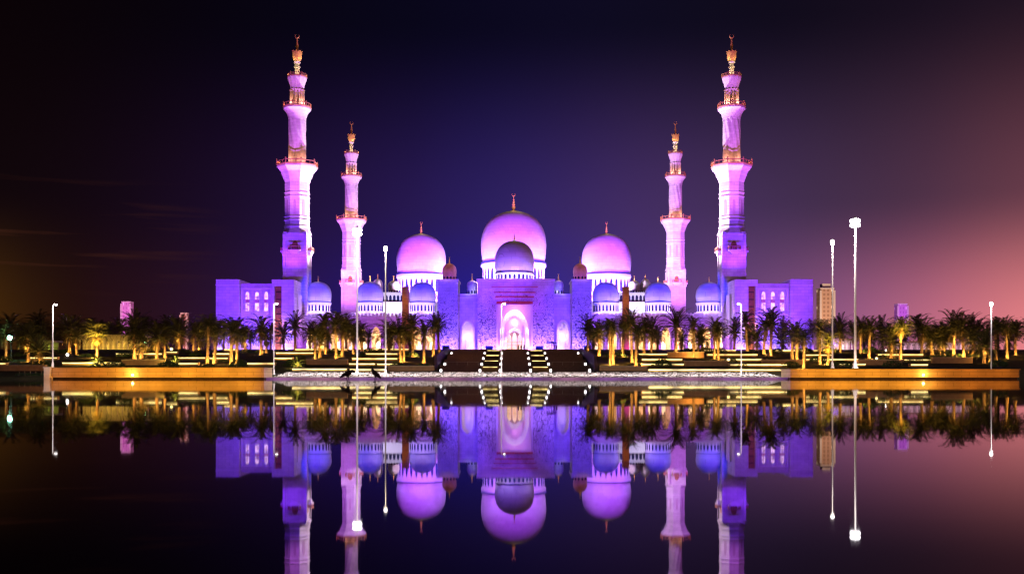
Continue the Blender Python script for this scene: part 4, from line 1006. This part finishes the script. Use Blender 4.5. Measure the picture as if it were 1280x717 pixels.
def palm(px, ybase, ytop, lit, col=(1.0, .52, .12), cs=1.0, label='', group='date palms on the banks', D=None):
    D = D or depth_at(px, ybase)
    x = X(px, D); z = slope(D) - .1
    Hc = Z(ytop, D) - z                                   # to the top of the crown
    i = rnd.randrange(4); k = max(.6, (D / 190) * cs) * rnd.choice((.78, .9, .98, 1.05, 1.18)) * rnd.uniform(.95, 1.05); ytop += rnd.uniform(-6, 6)
    Hc = Z(ytop, D) - z
    Ht = max(1.8, Hc - 2.55 * k)
    t = thing('date_palm', label, 'palm tree', (x, D, z), group, rnd.uniform(0, 6.28))
    me, lean = TRUNK[i]
    a = link('trunk', me, t); a.scale = (k ** .5, k ** .5, Ht / PH)
    c = link('crown', CROWN[rnd.randrange(4)], t, (lean[0] * k ** .5, lean[1] * k ** .5, Ht)); c.scale = (k, k, k * rnd.uniform(.9, 1.1)); c.rotation_euler = (rnd.uniform(-.08, .08), rnd.uniform(-.08, .08), rnd.uniform(0, 6.28))
    q = link('dry_fronds', DRY[rnd.randrange(3)], t, c.location[:]); q.scale = (k, k, k); q.rotation_euler.z = rnd.uniform(0, 6.28)
    t.rotation_euler.x = rnd.gauss(0, .02); t.rotation_euler.y = rnd.gauss(0, .035)
    if lit > 0:
        f = Ht / 6.0 * rnd.uniform(.65, 1.35)
        a = rnd.uniform(-.6, .6)
        point((x + 1.7 * math.sin(a), D - 1.9 * math.cos(a), z + .5), col, 1200 * lit * f, .12)
        if rnd.random() < .4: point((x - 1.5 * math.sin(a), D - 1.3, z + Ht * .55), (1.0, .60, .14), 300 * lit, .12)
        if lit > 1.5:
            for q in (-2.2, 2.2): spot((x + q, D - 3.6, z + .8), (x, D - .6, z + Ht + .5), (1.0, .58, .08), 11000 * lit, 52, .15)
    return t
# px, base row, crown top row, light
LITP = [(8, 449, 408, .6), (36, 452, 405, .6), (50, 455, 416, 1.2), (87, 442, 396, .8), (96, 443, 402, .9), (122, 447, 396, 3.0), (168, 448, 398, 1.0), (177, 448, 404, .6), (196, 448, 404, .8), (206, 447, 400, .9), (224, 438, 398, .6), (242, 438, 402, .7), (249, 437, 406, .5), (259, 455, 396, 1.1), (268, 454, 400, 1.1),
        (289, 455, 394, 1.3), (296, 454.5, 399, 1.2), (307, 440, 404, .6), (326.5, 443.5, 392, 1.0), (333, 441, 400, .9), (369, 438, 396, .1), (394, 449.5, 400, 1.1), (400, 447, 402, .9), (407, 442, 394, .7), (420, 450.5, 384, 1.2), (428, 446, 392, .9), (442, 442, 398, .6), (453, 439, 400, .5),
        (486, 444, 396, .6), (501, 453, 394, 1.3), (504.5, 452, 402, 1.0), (516, 446, 389, 1.0), (529.5, 455, 394, 1.4), (541, 445, 393, .9), (549, 441, 392, .2),
        (735, 440, 391, .2), (749, 444.5, 393, .8), (763, 456, 392, 1.2), (766.5, 455, 398, 1.3), (778, 446, 394, .8), (790, 453, 391, 1.1), (795, 457, 400, 1.3), (805, 442, 394, .5), (814, 440, 396, .3),
        (845, 440, 389, 1.2), (867, 447, 394, .9), (872, 445, 402, .6), (893, 448, 396, 1.0), (898, 449.5, 400, 1.0), (918, 439, 400, .2), (934, 438.5, 392, .3), (955, 442, 396, 1.0), (963, 444.5, 389, 1.3), (978, 440, 404, .3), (990, 449, 404, .7), (996, 453, 399, 1.0), (1004.5, 460, 405, 1.3),
        (1025, 455, 398, 1.0), (1035, 456, 412, 1.6), (1050, 440, 398, .8), (1075, 441, 396, .8), (1086, 448, 400, 1.0), (1114, 447.5, 404, 1.0), (1125, 450, 400, 2.6), (1152, 444, 397, .1), (1165, 443.5, 401, .9), (1175, 443, 404, .8), (1180, 443, 398, .9), (1192, 444.5, 392, 1.1), (1205, 446, 397, 1.2), (1216, 446, 402, .5), (1230, 454, 405, .8), (1245, 450, 402, .2), (1259, 448, 400, .9), (1269, 444, 400, 1.0)]
def palms():
    seen = {}
    for n, (px, yb, yt, lit) in enumerate(LITP):
        row = 'front' if yb > 451 else 'middle' if yb > 443.5 else 'rear'
        look = 'dark' if lit < .35 else 'faintly lit' if lit < .75 else 'golden crowned' if lit > 1.5 else 'amber trunked'
        size = 'tall' if yb - yt > 52 else 'short' if yb - yt < 42 else ''
        key = (row, look, nearest_mark(px)); seen.setdefault(key, []).append((px, n))
    lab = {}
    for (row, look, mark), l in seen.items():
        l.sort()
        for j, (px, n) in enumerate(l):
            pos = '' if len(l) == 1 else (('left hand ', 'right hand ')[j] if len(l) == 2 else ('leftmost ', 'middle ', 'rightmost ')[j] if len(l) == 3 else ORD[j] + ' ')
            lab[n] = '%s%s date palm in the %s row %s' % (pos, look, row, mark)
    for n, (px, yb, yt, lit) in enumerate(LITP):
        palm(px, yb, yt, lit, label=lab[n])
    r = random.Random(5)
    # dark rows behind the lit ones, only on the two banks beyond the mosque
    xs = [k * 11.5 + r.uniform(-4, 4) for k in range(-1, 24)] + [1008 + k * 11.5 + r.uniform(-4, 4) for k in range(25)]
    for px in xs:
        D = r.uniform(318, 345)
        palm(px, 440, r.uniform(392, 406), 0, cs=r.uniform(.8, 1.0), D=D, label='dark unlit palm in the backmost row of a bank' + (' left of the mosque' if px < 640 else ' right of the mosque'), group='dark palms behind the lit rows')
    for px in [284 + k * 26 + r.uniform(-8, 8) for k in range(10)] + [746 + k * 26 + r.uniform(-8, 8) for k in range(10)]:
        palm(px, 440, r.uniform(396, 410), 0, cs=r.uniform(.62, .85), D=r.uniform(290, 315), label='dark unlit palm standing behind the lit rows before the mosque' + (', left of the stairs' if px < 640 else ', right of the stairs'), group='dark palms before the mosque')
    # small young palms at the front, lit yellow
    for px, yb, lab_ in ((121, 456, 'small bright yellow young palm under the golden palm on the left'), (219, 456, 'small bright yellow young palm under the reddish tower'), (372, 460, 'small bright yellow young palm below the left near minaret')):
        D = depth_at(px, yb) ; z = slope(D)
        t = thing('young_palm', lab_, 'palm tree', (X(px, D), D, z), 'young palms')
        a = link('trunk', TRUNK[0][0], t); a.scale = (.7, .7, .12)
        c = link('crown', SMALLC[0 if px != 219 else 1], t, (0, 0, .8)); c.scale = (1.15, 1.15, 1.15)
        point((X(px, D), D - 1.6, z + .5), (1.0, .85, .2), 1200, .2)
palms()
def shrub_mesh(seed):
    r = random.Random(seed); m = MB()
    for k in range(520):
        a = r.uniform(0, 2 * PI); el = math.acos(r.uniform(-.1, 1)); q = r.uniform(.72, 1.0) * (1 + .18 * math.sin(3 * a + seed) * math.sin(el))
        p = Vector((q * math.sin(el) * math.cos(a), q * math.sin(el) * math.sin(a), .15 + q * .85 * math.cos(el)))
        d = Vector((r.gauss(0, 1), r.gauss(0, 1), r.gauss(0, 1))).normalized(); e = d.cross(Vector((r.gauss(0, 1), r.gauss(0, 1), r.gauss(0, 1)))).normalized(); s = r.uniform(.06, .13)
        m.add([p - d * s, p + e * s * .6, p + d * s, p - e * s * .6], [(0, 1, 2, 3)])
    return m
SH = [shrub_mesh(s).mesh('foliage', M['shrub']) for s in (31, 32, 33)]
STEM = MB().tube([(0, 0, -.1), (.03, 0, .3), (0, .02, .8)], [.09, .07, .03], 6).mesh('stem', M['trunk'])
def shrubs():
    r = random.Random(9)
    spots = [(px + r.uniform(-5, 5), r.choice((441, 446, 452, 458))) for px in list(range(4, 545, 17)) + list(range(752, 1278, 16))]
    for px, yb in spots:
        D = depth_at(px, yb); s = r.uniform(.9, 2.0)
        t = thing('shrub', 'dark rounded shrub on the planted slope ' + ('left of the stairs' if px < 640 else 'right of the stairs'), 'shrub', (X(px, D), D, slope(D) - .05), 'dark shrubs on the planted slopes', r.uniform(0, 6))
        q = link('foliage', SH[r.randrange(3)], t); q.scale = (s * r.uniform(1, 1.5), s, s * r.uniform(.6, .9)); link('stem', STEM, t)
    # clipped hedge bodies in front of the far left platform
    for k, px in enumerate((24, 31, 38, 45, 52)):
        D = 158; t = thing('shrub', 'low dark shrub at the water, %s of the row left of the white pier' % ORD[k], 'shrub', (X(px, D), D, slope(D) - .1), 'shrubs at the water', k)
        q = link('foliage', SH[k % 3], t); q.scale = (.65, .6, .5); link('stem', STEM, t)
shrubs()

# ------------------------------------------------------------------ skinned figures: two herons, people on the terrace
def skin(name, verts, edges, radii, mat, parent=None, sub=2):
    me = bpy.data.meshes.new(name); me.from_pydata([tuple(v) for v in verts], edges, [])
    o = bpy.data.objects.new(name, me); COL.objects.link(o)
    md = o.modifiers.new('s', 'SKIN'); sv = me.skin_vertices[0].data
    for i, r in enumerate(radii): sv[i].radius = (r, r) if not isinstance(r, tuple) else r; sv[i].use_root = (i == 0)
    md.use_smooth_shade = True
    ss = o.modifiers.new('d', 'SUBSURF'); ss.levels = sub; ss.render_levels = sub
    dg = bpy.context.evaluated_depsgraph_get(); dg.update(); out = bpy.data.meshes.new_from_object(o.evaluated_get(dg))
    bpy.data.objects.remove(o); out.name = name; out.materials.clear(); out.materials.append(mat)
    for p in out.polygons: p.use_smooth = True
    return link(name, out, parent)
def heron(px, D, face, lab, hunched):
    t = thing('heron', lab, 'bird', (X(px, D), D, 0), 'herons in the water')
    f = face
    if hunched:   # body sloping, tail low behind, head drawn in and low in front
        V = [(0, 0, .62), (-.22 * f, 0, .52), (-.42 * f, 0, .40), (-.60 * f, 0, .27), (.16 * f, 0, .70), (.28 * f, 0, .76), (.36 * f, 0, .74), (.40 * f, 0, .66), (.36 * f, 0, .58)]
        r = [.17, .15, .10, .03, .15, .10, .07, .065, .04]; E = [(0, 1), (1, 2), (2, 3), (0, 4), (4, 5), (5, 6), (6, 7), (7, 8)]; head, bd = (.41 * f, 0, .60), (.52 * f, 0, .44)
    else:         # upright, S neck, head looking over the water
        V = [(0, 0, .60), (-.18 * f, 0, .48), (-.32 * f, 0, .34), (-.40 * f, 0, .22), (.12 * f, 0, .74), (.18 * f, 0, .86), (.15 * f, 0, .98), (.20 * f, 0, 1.06), (.28 * f, 0, 1.06)]
        r = [.17, .15, .09, .03, .14, .075, .055, .06, .05]; E = [(0, 1), (1, 2), (2, 3), (0, 4), (4, 5), (5, 6), (6, 7), (7, 8)]; head, bd = (.30 * f, 0, 1.06), (.50 * f, 0, 1.02)
    for s in (-1, 1):   # legs: thigh, hock pointing back, shank, foot in the shallow water
        i = len(V); y = s * .07; off = .05 * s * f
        V += [(-.02 * f + off * .4, y, .44), (-.06 * f + off, y, .26), (.0 * f + off, y, .02), (.10 * f + off, y, .0)]; r += [.05, .022, .016, .014]
        E += [(0, i), (i, i + 1), (i + 1, i + 2), (i + 2, i + 3)]
    skin('body', V, E, r, M['feather'], t, 2)
    MB().tube([head, ((head[0] + bd[0]) / 2, 0, (head[2] + bd[2]) / 2 + .008), bd], [.028, .018, .004], 8).build('beak', M['beak'], t)
    for s in (-1, 1):
        w = MB(); a = V[4]; b = V[2]
        w.add([(a[0], s * .155, a[2] + .06), (V[0][0], s * .185, V[0][2] + .02), (b[0], s * .11, b[2] + .02), (b[0] - .12 * f, s * .07, b[2] - .10), (V[1][0], s * .165, V[1][2] - .12), (V[0][0] + .08 * f, s * .17, V[0][2] - .12)], [(0, 1, 2, 3, 4, 5)])
        b_ = [(x, y + s * .02, z) for x, y, z in w.v]; n = 6; w.add(w.v[:6] + b_, [tuple(range(6, 12))] + [(i, (i + 1) % n, (i + 1) % n + 6, i + 6) for i in range(n)])
        w.build('wing', M['feather'], t)
    if not hunched:
        MB().tube([(.16 * f, 0, 1.09), (.06 * f, 0, 1.10), (-.03 * f, 0, 1.07)], [.016, .01, .003], 6).build('crest', M['feather'], t)
heron(435.5, 70, 1, 'hunched dark heron wading with lowered head, left of the pair', True)
heron(468.5, 70, -1, 'upright dark heron with crest wading right of the hunched one', False)
def person(px, D, pose, lab, mat, rz=0.0):
    t = thing('person', lab, 'person', (X(px, D), D, TZ + .02), 'people on the mosque terrace', rz)
    st = .16 if pose == 'walk' else .04
    V = [(0, 0, .95), (0, 0, 1.15), (0, .0, 1.36), (0, 0, 1.50), (0, -.01, 1.62), (0, -.01, 1.72)]; r = [(.16, .11), (.15, .10), (.18, .11), .055, .095, .07]; E = [(i, i + 1) for i in range(5)]
    for s in (-1, 1):
        i = len(V); V += [(s * .1, 0, .86), (s * .11, -s * st * .5, .48), (s * .11, -s * st * -.9, .08), (s * .115, -s * st * -.9 - .14, .03)]; r += [.09, .062, .042, .035]; E += [(0, i), (i, i + 1), (i + 1, i + 2), (i + 2, i + 3)]
        i = len(V); V += [(s * .2, 0, 1.40), (s * .25, .02 + s * st * .4, 1.12), (s * .24, -.05 + s * st * .8, .88), (s * .235, -.08 + s * st * .8, .79)]; r += [.06, .046, .034, .03]; E += [(2, i), (i, i + 1), (i + 1, i + 2), (i + 2, i + 3)]
    skin('body', V, E, r, M['skin'], t, 1)
    c = MB(); c.lathe([(.225, .42 if mat == 'cloth' else .12), (.19, .75), (.185, .98), (.20, 1.2), (.225, 1.36), (.16, 1.46), (.07, 1.5)], 16, mod=lambda a, z: 1 - .28 * math.sin(a) ** 2); c.build('clothing', M[mat], t)
    h = MB(); h.lathe([(.105, 1.64), (.112, 1.70), (.09, 1.77), (.03, 1.80)], 12, (0, .01)); h.build('hair', M['cloth'], t)
for a in ((648, 314, 'walk', 'person in dark clothes walking at the head of the middle stairs', 'cloth', .6), (651.5, 316, 'stand', 'person in dark clothes standing right of the one walking before the gate', 'cloth', -.4),
          (655, 313, 'stand', 'person in a white robe standing before the gate arch', 'robe', .2), (692.5, 313, 'stand', 'person in dark clothes standing left under the parasol', 'cloth', 1.2), (696, 314, 'walk', 'person in dark clothes walking away right of the parasol', 'cloth', 2.2)): person(*a)
t = thing('parasol', 'flat dark parasol on the terrace right of the gate', 'parasol', (X(689.5, 315), 315, TZ))
MB().tube([(0, 0, 0), (0, 0, 2.75)], .04, 8).build('pole', M['darksteel'], t)
MB().lathe([(1.75, 2.30), (1.72, 2.36), (.9, 2.62), (.05, 2.80), (.04, 2.86)], 8, smooth=False).build('canopy', M['cloth'], t)
MB().lathe([(.35, 0), (.35, .08), (.06, .12)], 12).build('base', M['darksteel'], t)
